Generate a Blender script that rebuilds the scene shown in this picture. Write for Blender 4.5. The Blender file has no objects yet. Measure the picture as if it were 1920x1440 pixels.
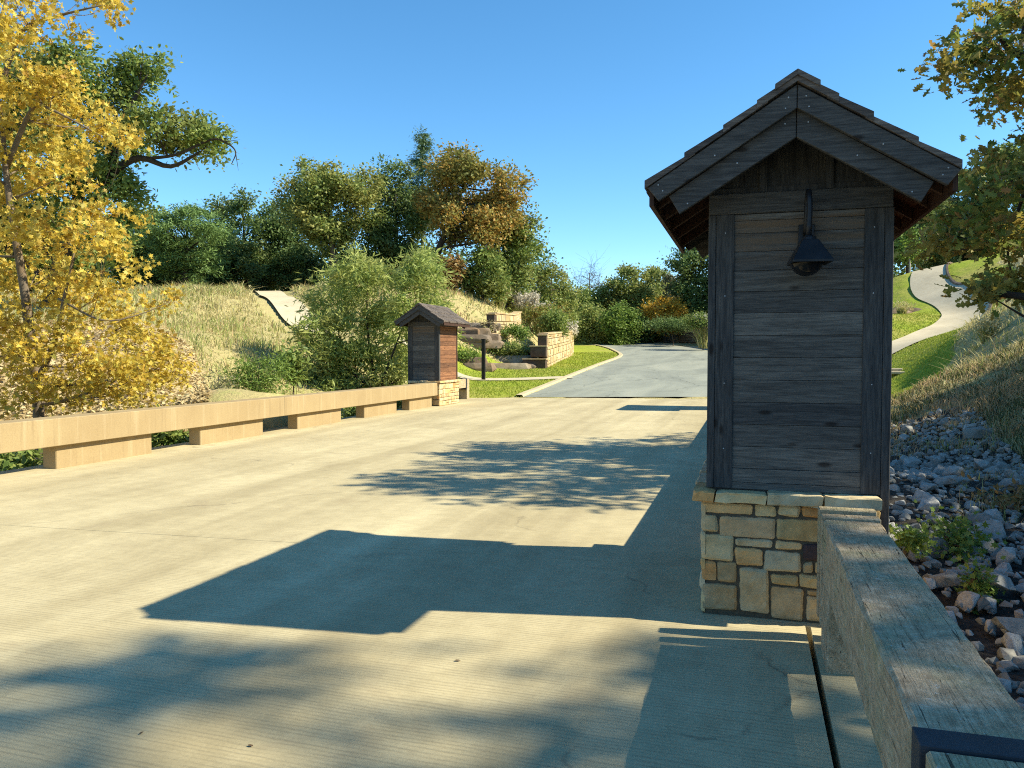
import bpy, bmesh, math, random
import numpy as np
from mathutils import Vector, Matrix
random.seed(7); RNG = np.random.default_rng(7)
S = bpy.context.scene
COL = S.collection

# ------------------------------------------------------------------ camera, sky, sun, exposure
FPX, CAMH = 1500.0, 1.6
YAW, PITCH = math.atan(447/1500.0), math.atan(57/1500.0)
cam = bpy.data.cameras.new('camera'); cam.sensor_width = 36; cam.lens = 36*FPX/1920
cam.clip_start = 0.05; cam.clip_end = 4000
camo = bpy.data.objects.new('camera', cam); COL.objects.link(camo)
camo.location = (0, 0, CAMH); camo.rotation_euler = (math.pi/2-PITCH, 0, YAW)
S.camera = camo
SUN = Vector((1.19, 0.21, 1.0)).normalized()
EL = math.asin(SUN.z); AZ = math.atan2(SUN.x, SUN.y)
w = bpy.data.worlds.new('World'); S.world = w; w.use_nodes = True
nt = w.node_tree; bg = nt.nodes['Background']; bg.inputs['Strength'].default_value = 0.122
sky = nt.nodes.new('ShaderNodeTexSky'); sky.sky_type = 'NISHITA'; sky.sun_disc = False
sky.sun_elevation = EL; sky.sun_rotation = AZ; sky.altitude = 300
sky.air_density = 0.8; sky.dust_density = 0.0; sky.ozone_density = 3.0
hs = nt.nodes.new('ShaderNodeHueSaturation'); hs.inputs['Hue'].default_value = 0.490; hs.inputs['Saturation'].default_value = 1.2
nt.links.new(sky.outputs[0], hs.inputs['Color']); nt.links.new(hs.outputs[0], bg.inputs[0])
sl = bpy.data.lights.new('sun', 'SUN'); sl.energy = 4.6; sl.angle = math.radians(0.55); sl.color = (1, 0.92, 0.70)
so = bpy.data.objects.new('sun', sl); COL.objects.link(so); so.rotation_euler = SUN.to_track_quat('Z', 'Y').to_euler()
so.location = (30, 5, 40)
S.view_settings.view_transform = 'Standard'; S.view_settings.look = 'None'
S.view_settings.exposure = 1.05; S.view_settings.gamma = 1
S.render.engine = 'CYCLES'
S.cycles.use_denoising = False; S.cycles.filter_width = 1.1; S.cycles.sample_clamp_indirect = 3.0
S.cycles.max_bounces = 6; S.cycles.diffuse_bounces = 3; S.cycles.transmission_bounces = 3; S.cycles.transparent_max_bounces = 4

FW = np.array([-math.sin(YAW)*math.cos(PITCH), math.cos(YAW)*math.cos(PITCH), -math.sin(PITCH)])
RT = np.array([math.cos(YAW), math.sin(YAW), 0]); UP = np.cross(RT, FW); CAM = np.array([0, 0, CAMH])
def at(px, py, d):            # survey help: a bearing in the photo and a distance -> a point of the place
    return CAM + d*(FW + RT*(px-960)/FPX + UP*(720-py)/FPX)
def bearing(px, d):           # ground position only
    p = at(px, 663, d); return float(p[0]), float(p[1])

# ------------------------------------------------------------------ object helpers
def tag(o, label=None, cat=None, group=None, kind=None):
    if label: o['label'] = label
    if cat: o['category'] = cat
    if group: o['group'] = group
    if kind: o['kind'] = kind
    return o
def empty(name, loc, label, cat, group=None, rz=0):
    o = bpy.data.objects.new(name, None); COL.objects.link(o); o.location = loc; o.rotation_euler = (0, 0, rz)
    o.empty_display_size = 0.2
    return tag(o, label, cat, group)
def np_mesh(name, V, faces_flat, counts, mats, midx=None, smooth=False):
    me = bpy.data.meshes.new(name)
    V = np.asarray(V, dtype=np.float32); F = np.asarray(faces_flat, dtype=np.int32); cn = np.asarray(counts, dtype=np.int32)
    me.vertices.add(len(V)); me.vertices.foreach_set('co', V.ravel())
    me.loops.add(len(F)); me.loops.foreach_set('vertex_index', F)
    me.polygons.add(len(cn)); st = np.concatenate([[0], np.cumsum(cn)[:-1]]).astype(np.int32)
    me.polygons.foreach_set('loop_start', st); me.polygons.foreach_set('loop_total', cn)
    me.polygons.foreach_set('use_smooth', np.full(len(cn), bool(smooth)))
    for m in (mats if isinstance(mats, (list, tuple)) else [mats]): me.materials.append(m)
    if midx is not None: me.polygons.foreach_set('material_index', np.asarray(midx, dtype=np.int32))
    me.update(calc_edges=True); me.validate()
    return me
def link(name, me, parent=None, loc=None):
    o = bpy.data.objects.new(name, me); COL.objects.link(o)
    if parent is not None: o.parent = parent
    if loc is not None: o.location = loc
    return o
class MB:
    def __init__(s): s.v = []; s.f = []; s.m = []
    def add(s, vs, fs, m=0):
        b = len(s.v); s.v += [tuple(map(float, q)) for q in vs]
        for f in fs: s.f.append([b+i for i in f]); s.m.append(m)
    def box(s, x0, y0, z0, x1, y1, z1, m=0):
        s.add([(x0,y0,z0),(x1,y0,z0),(x1,y1,z0),(x0,y1,z0),(x0,y0,z1),(x1,y0,z1),(x1,y1,z1),(x0,y1,z1)],
              [(0,3,2,1),(4,5,6,7),(0,1,5,4),(1,2,6,5),(2,3,7,6),(3,0,4,7)], m)
    def hexa(s, p, m=0):      # eight corners, bottom ring then top ring
        s.add(p, [(0,3,2,1),(4,5,6,7),(0,1,5,4),(1,2,6,5),(2,3,7,6),(3,0,4,7)], m)
    def prism(s, poly, fn, a, b, m=0):   # polygon (u,v) extruded from a to b; fn(u,v,w) -> point
        n = len(poly)
        vs = [fn(u, v, a) for u, v in poly] + [fn(u, v, b) for u, v in poly]
        s.add(vs, [list(range(n))[::-1], [n+i for i in range(n)]] + [(i, (i+1) % n, n+(i+1) % n, n+i) for i in range(n)], m)
    def tube(s, pts, rad, n=8, m=0, cap=True):
        pts = [np.array(p, float) for p in pts]; k = len(pts)
        rad = [rad]*k if np.isscalar(rad) else list(rad)
        ref = None; rings = []; base = len(s.v)
        for i, p in enumerate(pts):
            t = pts[min(i+1, k-1)]-pts[max(i-1, 0)]; t = t/(np.linalg.norm(t)+1e-9)
            if ref is None: ref = np.cross(t, [0.3, 0.9, 0.2]); 
            ref = ref-t*(ref@t); ref /= np.linalg.norm(ref)+1e-9
            bn = np.cross(t, ref)
            for j in range(n):
                a = 2*math.pi*j/n; s.v.append(tuple(p+rad[i]*(math.cos(a)*ref+math.sin(a)*bn)))
        for i in range(k-1):
            for j in range(n):
                s.f.append([base+i*n+j, base+i*n+(j+1) % n, base+(i+1)*n+(j+1) % n, base+(i+1)*n+j]); s.m.append(m)
        if cap:
            s.f.append([base+j for j in range(n)][::-1]); s.m.append(m)
            s.f.append([base+(k-1)*n+j for j in range(n)]); s.m.append(m)
    def build(s, name, mats, parent=None, bevel=0, smooth=False, loc=None, seg=1):
        me = np_mesh(name, s.v, [i for f in s.f for i in f], [len(f) for f in s.f], mats, s.m, smooth)
        o = link(name, me, parent, loc)
        if bevel:
            b = o.modifiers.new('bevel', 'BEVEL'); b.width = bevel; b.segments = seg; b.limit_method = 'ANGLE'; b.angle_limit = math.radians(40)
            b.use_clamp_overlap = True
        return o

# ------------------------------------------------------------------ materials
def newmat(name):
    m = bpy.data.materials.new(name); m.use_nodes = True
    t = m.node_tree; t.nodes.clear()
    out = t.nodes.new('ShaderNodeOutputMaterial'); p = t.nodes.new('ShaderNodeBsdfPrincipled')
    t.links.new(p.outputs[0], out.inputs[0]); p.inputs['Roughness'].default_value = 0.85
    p.inputs['Specular IOR Level'].default_value = 0.25
    return m, t, p, out
def N(t, typ, **kw):
    n = t.nodes.new(typ)
    for k, v in kw.items():
        if k in n.inputs: n.inputs[k].default_value = v
        else: setattr(n, k, v)
    return n
def L(t, a, b): t.links.new(a, b)
def coords(t, scale=(1,1,1), jitter=True, kind='Object'):
    tc = N(t, 'ShaderNodeTexCoord'); mp = N(t, 'ShaderNodeMapping'); mp.inputs['Scale'].default_value = scale
    if jitter:
        g = N(t, 'ShaderNodeNewGeometry'); ml = N(t, 'ShaderNodeVectorMath', operation='SCALE'); ml.inputs[0].default_value = (37, 53, 71)
        L(t, g.outputs['Random Per Island'], ml.inputs['Scale'])
        ad = N(t, 'ShaderNodeVectorMath', operation='ADD'); L(t, tc.outputs[kind], ad.inputs[0]); L(t, ml.outputs[0], ad.inputs[1])
        L(t, ad.outputs[0], mp.inputs['Vector'])
    else: L(t, tc.outputs[kind], mp.inputs['Vector'])
    return mp.outputs[0]
def ramp(t, fac, stops):
    r = N(t, 'ShaderNodeValToRGB'); e = r.color_ramp.elements
    while len(e) < len(stops): e.new(0.5)
    for el, (p, c) in zip(e, stops): el.position = p; el.color = (*c, 1) if len(c) == 3 else c
    if fac is not None: L(t, fac, r.inputs[0])
    return r
def mix(t, fac, a, b, bt='MIX'):
    m = N(t, 'ShaderNodeMix', data_type='RGBA', blend_type=bt)
    if isinstance(fac, (int, float)): m.inputs[0].default_value = fac
    else: L(t, fac, m.inputs[0])
    for i, v in ((6, a), (7, b)):
        if isinstance(v, tuple): m.inputs[i].default_value = (*v, 1)
        else: L(t, v, m.inputs[i])
    return m.outputs[2]
def noise(t, vec, scale, detail=4, rough=0.55, dist=0.0):
    n = N(t, 'ShaderNodeTexNoise'); n.inputs['Scale'].default_value = scale; n.inputs['Detail'].default_value = detail
    n.inputs['Roughness'].default_value = rough; n.inputs['Distortion'].default_value = dist
    if vec is not None: L(t, vec, n.inputs['Vector'])
    return n.outputs['Fac']
def bump(t, h, p, strength=0.5, dist=0.01, prev=None):
    b = N(t, 'ShaderNodeBump'); b.inputs['Strength'].default_value = strength; b.inputs['Distance'].default_value = dist
    L(t, h, b.inputs['Height'])
    if prev is not None: L(t, prev, b.inputs['Normal'])
    L(t, b.outputs[0], p.inputs['Normal']); return b.outputs[0]
def mathn(t, op, a, b=None):
    m = N(t, 'ShaderNodeMath', operation=op)
    for i, v in enumerate((a, b)):
        if v is None: continue
        if isinstance(v, (int, float)): m.inputs[i].default_value = v
        else: L(t, v, m.inputs[i])
    return m.outputs[0]

def wood(name, c0, c1, c2, grain, stain=None, rough=0.8, bmp=0.2):
    m, t, p, _ = newmat(name)
    sc = {'x': (1.6, 22, 26), 'y': (22, 1.6, 26), 'z': (22, 22, 1.6)}[grain]
    v = coords(t, sc); n1 = noise(t, v, 1.6, 6, 0.6, 0.9); v2 = coords(t, tuple(q*3 for q in sc)); n2 = noise(t, v2, 2.2, 3, 0.6, 0.3)
    r = ramp(t, n1, [(0.28, c0), (0.5, c1), (0.74, c2)])
    g = N(t, 'ShaderNodeNewGeometry'); rr = ramp(t, g.outputs['Random Per Island'], [(0, (0.66, 0.66, 0.68)), (0.5, (1.0, .97, .93)), (1, (1.30, 1.25, 1.18))])
    c = mix(t, 1.0, r.outputs[0], rr.outputs[0], 'MULTIPLY')
    f = ramp(t, n2, [(0.38, (0.55, 0.55, 0.55)), (0.55, (1, 1, 1))])
    c = mix(t, 0.8, c, f.outputs[0], 'MULTIPLY')
    # knots
    vk = coords(t, {'x': (3.0, 8.0, 8.0), 'y': (8.0, 3.0, 8.0), 'z': (8.0, 8.0, 3.0)}[grain]); vo = N(t, 'ShaderNodeTexVoronoi'); vo.inputs['Scale'].default_value = 0.9
    L(t, vk, vo.inputs['Vector'])
    k = ramp(t, vo.outputs['Distance'], [(0.07, (0.25, 0.2, 0.18)), (0.14, (1, 1, 1))])
    c = mix(t, 0.9, c, k.outputs[0], 'MULTIPLY')
    if stain:
        z0, z1, sc_ = stain
        tc = N(t, 'ShaderNodeTexCoord'); sx = N(t, 'ShaderNodeSeparateXYZ'); L(t, tc.outputs['Object'], sx.inputs[0])
        mr = N(t, 'ShaderNodeMapRange'); mr.inputs['From Min'].default_value = z0; mr.inputs['From Max'].default_value = z1; L(t, sx.outputs['Z'], mr.inputs['Value'])
        nn = noise(t, v, 0.7, 3); fac = mathn(t, 'MULTIPLY', mr.outputs[0], ramp(t, nn, [(0.38, (0, 0, 0)), (0.6, (1, 1, 1))]).outputs[0])
        c = mix(t, fac, c, sc_)
    L(t, c, p.inputs['Base Color']); p.inputs['Roughness'].default_value = rough
    bump(t, n2, p, bmp, 0.002) if bmp else None
    return m
def stone(name, cols, bumpd=0.01, scale=9.0, tint=0.6):
    m, t, p, _ = newmat(name); v = coords(t, (1, 1, 1))
    g = N(t, 'ShaderNodeNewGeometry'); n = len(cols)
    r = ramp(t, g.outputs['Random Per Island'], [(i/max(1, n-1), c) for i, c in enumerate(cols)])
    n1 = noise(t, v, scale, 7, 0.62); n2 = noise(t, v, scale*0.35, 3, 0.5)
    f = ramp(t, n1, [(0.3, (0.62, 0.6, 0.56)), (0.6, (1.08, 1.06, 1.04))]); c = mix(t, 0.85, r.outputs[0], f.outputs[0], 'MULTIPLY')
    f2 = ramp(t, n2, [(0.42, (1, 1, 1)), (0.7, (0.95, 0.72, 0.45))]); c = mix(t, tint, c, f2.outputs[0], 'MULTIPLY')
    L(t, c, p.inputs['Base Color']); p.inputs['Roughness'].default_value = 0.9
    bump(t, n1, p, 0.6, bumpd); return m
def plain(name, col, rough=0.6, metal=0.0, nscale=None, var=0.25):
    m, t, p, _ = newmat(name); p.inputs['Roughness'].default_value = rough; p.inputs['Metallic'].default_value = metal
    v = coords(t, (1, 1, 1), False); n1 = noise(t, v, nscale or 8, 5, 0.6)
    r = ramp(t, n1, [(0.3, tuple(q*(1-var) for q in col)), (0.7, tuple(min(1, q*(1+var)) for q in col))])
    L(t, r.outputs[0], p.inputs['Base Color']); bump(t, n1, p, 0.15, 0.003); return m
def leafmat(name, cols, trans=0.35, hue=None, hscale=0.5):
    m, t, p, out = newmat(name)
    g = N(t, 'ShaderNodeNewGeometry'); n = len(cols)
    r = ramp(t, g.outputs['Random Per Island'], [(i/max(1, n-1), c) for i, c in enumerate(cols)])
    c = r.outputs[0]
    if hue:
        v = coords(t, (1, 1, 1), False); nn = noise(t, v, hscale, 3, 0.6)
        fr = ramp(t, nn, [(0.47, (0, 0, 0)), (0.6, (1, 1, 1))]); c = mix(t, fr.outputs[0], c, mix(t, 0.75, c, hue))
    L(t, c, p.inputs['Base Color']); p.inputs['Roughness'].default_value = 0.55
    p.inputs['Specular IOR Level'].default_value = 0.3
    tr = N(t, 'ShaderNodeBsdfTranslucent'); L(t, c, tr.inputs['Color']); mx = N(t, 'ShaderNodeMixShader'); mx.inputs[0].default_value = trans
    L(t, p.outputs[0], mx.inputs[1]); L(t, tr.outputs[0], mx.inputs[2]); L(t, mx.outputs[0], out.inputs[0])
    return m
def concrete(name, ca, cb, grooves=False, stains=True):
    m, t, p, _ = newmat(name); v = coords(t, (1, 1, 1), False)
    big = noise(t, v, 0.55, 6, 0.6, 0.4); mid = noise(t, v, 5, 6, 0.65); fine = noise(t, v, 60, 4, 0.7)
    c = ramp(t, big, [(0.3, ca), (0.7, cb)]).outputs[0]
    c = mix(t, 0.55, c, ramp(t, mid, [(0.3, (0.78, 0.76, 0.72)), (0.65, (1.06, 1.05, 1.03))]).outputs[0], 'MULTIPLY')
    c = mix(t, 0.6, c, ramp(t, fine, [(0.3, (0.8, 0.79, 0.77)), (0.7, (1.08, 1.08, 1.07))]).outputs[0], 'MULTIPLY')
    if stains:
        vs = coords(t, (0.6, 0.12, 1), False); ns = noise(t, vs, 1.4, 4, 0.6, 0.5)
        c = mix(t, 0.5, c, ramp(t, ns, [(0.5, (1, 1, 1)), (0.75, (0.74, 0.73, 0.72))]).outputs[0], 'MULTIPLY')
    pv = None
    if grooves:
        tr = noise(t, coords(t, (1.1, 0.05, 1), False), 1.0, 5, .6, .25)
        c = mix(t, 0.75, c, ramp(t, tr, [(0.40, (1.07, 1.07, 1.08)), (0.64, (0.74, 0.72, 0.69))]).outputs[0], 'MULTIPLY')
        bl = noise(t, v, 1.1, 7, .72, .8); c = mix(t, ramp(t, bl, [(0.56, (0, 0, 0)), (0.70, (0.75, 0.75, 0.75))]).outputs[0], c, (0.34, 0.275, 0.165))
        sp = noise(t, v, 34, 3, .75); c = mix(t, ramp(t, sp, [(0.67, (0, 0, 0)), (0.74, (0.55, 0.55, 0.55))]).outputs[0], c, (0.22, 0.185, 0.12))
        vo = N(t, 'ShaderNodeTexVoronoi', feature='DISTANCE_TO_EDGE'); vo.inputs['Scale'].default_value = 0.16
        nz = N(t, 'ShaderNodeTexNoise'); nz.inputs['Scale'].default_value = 1.6; nz.inputs['Detail'].default_value = 6; L(t, v, nz.inputs['Vector'])
        wv = N(t, 'ShaderNodeVectorMath', operation='ADD'); L(t, v, wv.inputs[0]); L(t, nz.outputs['Color'], wv.inputs[1]); L(t, wv.outputs[0], vo.inputs['Vector'])
        ckm = mathn(t, 'MULTIPLY', ramp(t, vo.outputs['Distance'], [(0.0006, (1, 1, 1)), (0.002, (0, 0, 0))]).outputs[0], ramp(t, bl, [(.45, (0, 0, 0)), (.6, (.6, .6, .6))]).outputs[0])
        c = mix(t, ckm, c, (0.13, 0.105, 0.07))
    if grooves:
        tc = N(t, 'ShaderNodeTexCoord'); sx = N(t, 'ShaderNodeSeparateXYZ'); L(t, tc.outputs['Object'], sx.inputs[0])
        vw = coords(t, (0.5, 2.5, 1), False); wob = noise(t, vw, 3.0, 3)
        y = mathn(t, 'ADD', sx.outputs['Y'], mathn(t, 'MULTIPLY', wob, 0.05))
        y = mathn(t, 'ADD', y, mathn(t, 'MULTIPLY', sx.outputs['X'], 0.035))
        s_ = mathn(t, 'SINE', mathn(t, 'MULTIPLY', y, 2*math.pi/0.030))
        brk = noise(t, coords(t, (1.2, 30, 1), False), 2.0, 4, 0.7)
        mask = ramp(t, brk, [(0.40, (0, 0, 0)), (0.58, (1, 1, 1))]).outputs[0]
        gr = ramp(t, s_, [(0.0, (1, 1, 1)), (0.35, (0, 0, 0))]); gr.color_ramp.elements[0].position = 0.0
        sh = mathn(t, 'MULTIPLY', mathn(t, 'MULTIPLY', mathn(t, 'ADD', mathn(t, 'MULTIPLY', s_, -0.5), 0.5), mathn(t, 'ADD', mathn(t, 'MULTIPLY', s_, -0.5), 0.5)), mask)
        c = mix(t, mathn(t, 'MULTIPLY', sh, 0.34), c, (0.16, 0.135, 0.09))
        inv = mathn(t, 'SUBTRACT', 1.0, sh); pv = bump(t, inv, p, 0.4, 0.004)
    L(t, c, p.inputs['Base Color']); p.inputs['Roughness'].default_value = 0.9
    bump(t, fine, p, 0.25, 0.003, pv); return m

M = {}
M['deck'] = concrete('deck concrete', (0.46, 0.39, 0.235), (0.60, 0.52, 0.325), True)
M['apron'] = concrete('pale path concrete', (0.50, 0.43, 0.30), (0.60, 0.52, 0.37))
M['kerb'] = concrete('kerb concrete', (0.47, 0.40, 0.25), (0.54, 0.46, 0.30), False, False)
def tan_mat():
    m, t, p, _ = newmat('tan stained concrete'); v = coords(t, (1, 1, 1), False)
    c = ramp(t, noise(t, v, 1.3, 5, .6), [(.3, (0.315, 0.23, 0.12)), (.7, (0.365, 0.275, 0.148))]).outputs[0]
    st = noise(t, coords(t, (1, 5.5, .25), False), 1.0, 4, .65)
    c = mix(t, ramp(t, st, [(.55, (0, 0, 0)), (.72, (.5, .5, .5))]).outputs[0], c, (0.50, 0.40, 0.25))
    st2 = noise(t, coords(t, (1, 9, .5), False), 1.3, 4, .7)
    c = mix(t, ramp(t, st2, [(.56, (0, 0, 0)), (.75, (.45, .45, .45))]).outputs[0], c, (0.18, 0.125, 0.07))
    f = noise(t, v, 45, 4, .7); c = mix(t, .6, c, ramp(t, f, [(.3, (.8, .8, .8)), (.7, (1.12, 1.12, 1.12))]).outputs[0], 'MULTIPLY')
    po = noise(t, v, 120, 2, .5); c = mix(t, ramp(t, po, [(.68, (0, 0, 0)), (.74, (.6, .6, .6))]).outputs[0], c, (0.14, 0.095, 0.055))
    L(t, c, p.inputs['Base Color']); bump(t, f, p, .4, .004); return m
M['tan'] = tan_mat()
M['wood'] = wood('weathered dark boards', (0.054, 0.052, 0.050), (0.108, 0.104, 0.097), (0.170, 0.160, 0.146), 'x', stain=(2.1, 2.32, (0.14, 0.095, 0.06)), bmp=0.12)
M['woodz'] = wood('weathered dark posts', (0.028, 0.029, 0.031), (0.05, 0.051, 0.053), (0.085, 0.083, 0.08), 'z', bmp=0.12)
M['woodside'] = wood('red brown side boards', (0.11, 0.05, 0.028), (0.21, 0.10, 0.052), (0.33, 0.17, 0.085), 'y', rough=0.7)
M['sidetrim'] = wood('dark red brown side trim', (0.034, 0.019, 0.014), (0.055, 0.029, 0.020), (0.085, 0.044, 0.030), 'z')
M['shingle'] = wood('wood shakes', (0.06, 0.05, 0.045), (0.12, 0.10, 0.088), (0.20, 0.17, 0.145), 'x')
M['barge'] = wood('dark barge boards', (0.035, 0.035, 0.036), (0.062, 0.062, 0.062), (0.10, 0.098, 0.095), 'x', bmp=0.12)
M['nail'] = plain('galvanised nail heads', (0.36, 0.37, 0.38), 0.4, 0.0)
M['stone'] = stone('buff ashlar stone', [(0.46, 0.34, 0.16), (0.66, 0.51, 0.27), (0.52, 0.43, 0.27), (0.70, 0.50, 0.25), (0.54, 0.30, 0.12), (0.62, 0.54, 0.36), (0.40, 0.31, 0.18)], 0.012)
M['purple'] = stone('dark purple stone', [(0.075, 0.055, 0.06), (0.09, 0.065, 0.07)], 0.008)
M['mortar'] = plain('dark recessed mortar', (0.10, 0.085, 0.06), 0.95, 0, 30)
M['wallstone'] = stone('pale yellow wall stone', [(0.50, 0.40, 0.22), (0.58, 0.48, 0.30), (0.46, 0.35, 0.18), (0.62, 0.53, 0.36), (0.42, 0.28, 0.13)], 0.03, 5)
M['ledge'] = stone('brown ledge rock', [(0.19, 0.14, 0.10), (0.28, 0.22, 0.16), (0.13, 0.10, 0.075), (0.33, 0.28, 0.21)], 0.05, 3)
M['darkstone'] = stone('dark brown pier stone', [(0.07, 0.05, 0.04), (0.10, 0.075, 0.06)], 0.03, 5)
M['rock'] = stone('grey limestone riprap', [(0.20, 0.20, 0.18), (0.33, 0.325, 0.30), (0.26, 0.25, 0.22), (0.46, 0.45, 0.42), (0.22, 0.20, 0.17)], 0.02, 7, 0.0)
M['black'] = plain('black lamp metal', (0.022, 0.023, 0.026), 0.42, 0.3)
M['dome'] = plain('dark smoked dome', (0.012, 0.012, 0.014), 0.12)
M['steel'] = plain('blue black steel', (0.033, 0.037, 0.045), 0.6, 0.0)
M['post'] = plain('black painted post', (0.018, 0.017, 0.018), 0.6)
M['bark'] = stone('grey brown bark', [(0.10, 0.08, 0.06), (0.13, 0.105, 0.08)], 0.03, 12)
M['barkpale'] = stone('pale mottled bark', [(0.42, 0.38, 0.31), (0.36, 0.33, 0.27)], 0.02, 8)
M['barkmid'] = stone('mottled brown bark', [(0.20, 0.165, 0.12), (0.15, 0.12, 0.09)], 0.02, 8)
M['barkdark'] = stone('dark bark', [(0.045, 0.037, 0.03), (0.055, 0.045, 0.036)], 0.03, 12)

# timber look guard rail: concrete cast like an old beam, cracked along its length, with lichen
def timber_mat():
    m, t, p, _ = newmat('cracked grey timber rail'); v = coords(t, (1, 1, 1), False)
    vg = coords(t, (26, 1.1, 26), False); g1 = noise(t, vg, 2.0, 7, 0.7, 1.6); g2 = noise(t, coords(t, (70, 2.2, 70), False), 2.0, 5, .7, .8)
    n1 = noise(t, v, 16, 8, 0.72); n2 = noise(t, v, 3.2, 5, 0.65); n3 = noise(t, v, 85, 4, .75)
    c = ramp(t, n1, [(0.25, (0.24, 0.175, 0.105)), (0.5, (0.47, 0.355, 0.22)), (0.75, (0.70, 0.56, 0.38))]).outputs[0]
    c = mix(t, ramp(t, n2, [(0.48, (0, 0, 0)), (0.66, (0.75, 0.75, 0.75))]).outputs[0], c, (0.33, 0.32, 0.18))
    c = mix(t, 0.75, c, ramp(t, g2, [(0.34, (0.5, 0.48, 0.45)), (0.55, (1.05, 1.05, 1.05))]).outputs[0], 'MULTIPLY')
    cr = ramp(t, g1, [(0.345, (1, 1, 1)), (0.385, (0, 0, 0))]).outputs[0]
    c = mix(t, mathn(t, 'MULTIPLY', cr, 0.85), c, (0.04, 0.033, 0.025))
    lich = noise(t, v, 34, 5, 0.8); c = mix(t, ramp(t, lich, [(0.61, (0, 0, 0)), (0.66, (0.7, 0.7, 0.7))]).outputs[0], c, (0.60, 0.58, 0.50))
    c = mix(t, 0.6, c, ramp(t, n3, [(0.3, (0.65, 0.65, 0.65)), (0.7, (1.25, 1.25, 1.25))]).outputs[0], 'MULTIPLY')
    L(t, c, p.inputs['Base Color']); b = bump(t, mathn(t, 'SUBTRACT', 1.0, cr), p, 0.9, 0.012); b = bump(t, g2, p, 0.6, 0.006, b); bump(t, n3, p, 0.5, 0.005, b)
    return m
M['timber'] = timber_mat()
def asphalt_mat():
    m, t, p, _ = newmat('grey asphalt'); v = coords(t, (1, 1, 1), False)
    n1 = noise(t, coords(t, (0.55, 0.16, 1), False), 0.8, 5, 0.6, 1.2); n2 = noise(t, v, 9, 6, 0.7); n3 = noise(t, v, 90, 3, 0.7)
    c = ramp(t, n1, [(0.3, (0.20, 0.21, 0.18)), (0.55, (0.28, 0.29, 0.24)), (0.8, (0.36, 0.36, 0.29))]).outputs[0]
    c = mix(t, 0.5, c, ramp(t, n2, [(0.3, (0.8, 0.8, 0.8)), (0.7, (1.1, 1.1, 1.1))]).outputs[0], 'MULTIPLY')
    c = mix(t, 0.5, c, ramp(t, n3, [(0.3, (0.7, 0.7, 0.7)), (0.7, (1.2, 1.2, 1.2))]).outputs[0], 'MULTIPLY')
    vo = N(t, 'ShaderNodeTexVoronoi', feature='DISTANCE_TO_EDGE'); vo.inputs['Scale'].default_value = 0.22
    wv = N(t, 'ShaderNodeVectorMath', operation='ADD'); nz = N(t, 'ShaderNodeTexNoise'); nz.inputs['Scale'].default_value = 1.3; nz.inputs['Detail'].default_value = 4
    L(t, v, nz.inputs['Vector']); L(t, v, wv.inputs[0]); L(t, nz.outputs['Color'], wv.inputs[1]); L(t, wv.outputs[0], vo.inputs['Vector'])
    ck = ramp(t, vo.outputs['Distance'], [(0.002, (0.45, 0.45, 0.45)), (0.008, (1, 1, 1))]).outputs[0]
    c = mix(t, 0.7, c, ck, 'MULTIPLY')
    L(t, c, p.inputs['Base Color']); bump(t, n3, p, 0.4, 0.004); return m
M['asphalt'] = asphalt_mat()

# ------------------------------------------------------------------ terrain
def G(px, py, d): return tuple(at(px, py, d))
def road_z(x, y):
    dep = (np.array([x, y, 0])-CAM) @ FW; return max(0.0, min(2.62, 0.05*(dep-28.5)))
ctrl = [G(0,625,26), G(150,615,28), G(300,650,26), G(400,748,20), G(350,755,17), G(420,640,30), G(420,562,42), G(300,548,46), G(150,560,44), G(0,560,40), G(-250,570,36),
        G(-300,640,22), G(470,548,50), G(530,556,49.5), G(575,608,40), G(640,545,52), G(740,540,56), G(860,550,52), G(850,598,46), G(760,640,38), G(700,660,36),
        G(600,742,27), G(870,690,40), G(870,640,46), G(940,632,47), G(960,592,56), G(1040,622,62), G(1085,640,80), G(930,629,47), G(976,613,53), G(905,630,46), G(880,592,48.5), G(905,588,49.5), G(885,616,45.8), G(950,643,47), G(895,645,45), G(955,664,45), G(890,686,41.5),
        (-12.5,6,-1.6), (-13,0,-1.8), (-12,13,-1.2), (-11.8,20,-0.6), (-11,25,-0.25), (-20,4,-0.8), (-30,5,1.5), (-16,-10,-1.5), (-11.5,-8,-1.2), (-40,20,4.5),
        G(500,552,66), G(700,548,70), G(300,552,68), G(0,552,66), G(860,556,66), G(-250,560,60), G(500,545,95), G(800,550,95), G(200,545,95), (-70,95,9), (-50,140,10), (-20,140,7), (5,130,5.5), (30,120,8), (-90,40,8), (-100,0,8), (-60,-30,6),
        (-30,-40,0), (0,-40,0), (20,-40,2), (60,-40,10), (80,20,16), (80,80,20), (50,150,14), (-90,-40,8),
        (1.5,29,0.02), (3,27,0.15), G(1685,742,24), G(1685,690,30), G(1770,700,27), G(1666,655,35), G(1740,632,38), G(1795,607,42), G(1805,583,46), G(1768,553,51), G(1735,523,58), G(1750,513,66),
        G(1690,516,62), G(1700,590,46), G(1500,610,48), G(1450,640,44), G(1850,606,27), G(1920,590,23), G(1800,690,22), G(1850,640,24), G(1900,690,17.5), G(1760,748,18), G(1700,752,18), G(1910,800,13),
        G(1900,490,48), G(1870,510,52), G(2050,480,40), G(2200,520,22), (10,10,2.6), (12,4,3.2), (9,16,2.6), (16,12,5.5), (20,25,7), (7,-2,1.6), (6,3,0.9),
        G(1690,900,9), G(1800,900,9.5), G(1900,1000,7.5), G(1720,1080,6.0), (1.2,5.8,-0.20), (1.0,3,-0.3), (1.2,0,-0.3), (2.6,2.2,-0.2), (1.2,-6,-0.3), (3.2,12,0.05), (1.3,14,-0.3), (1.3,20,-0.05), (4,22,0.75)]
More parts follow.
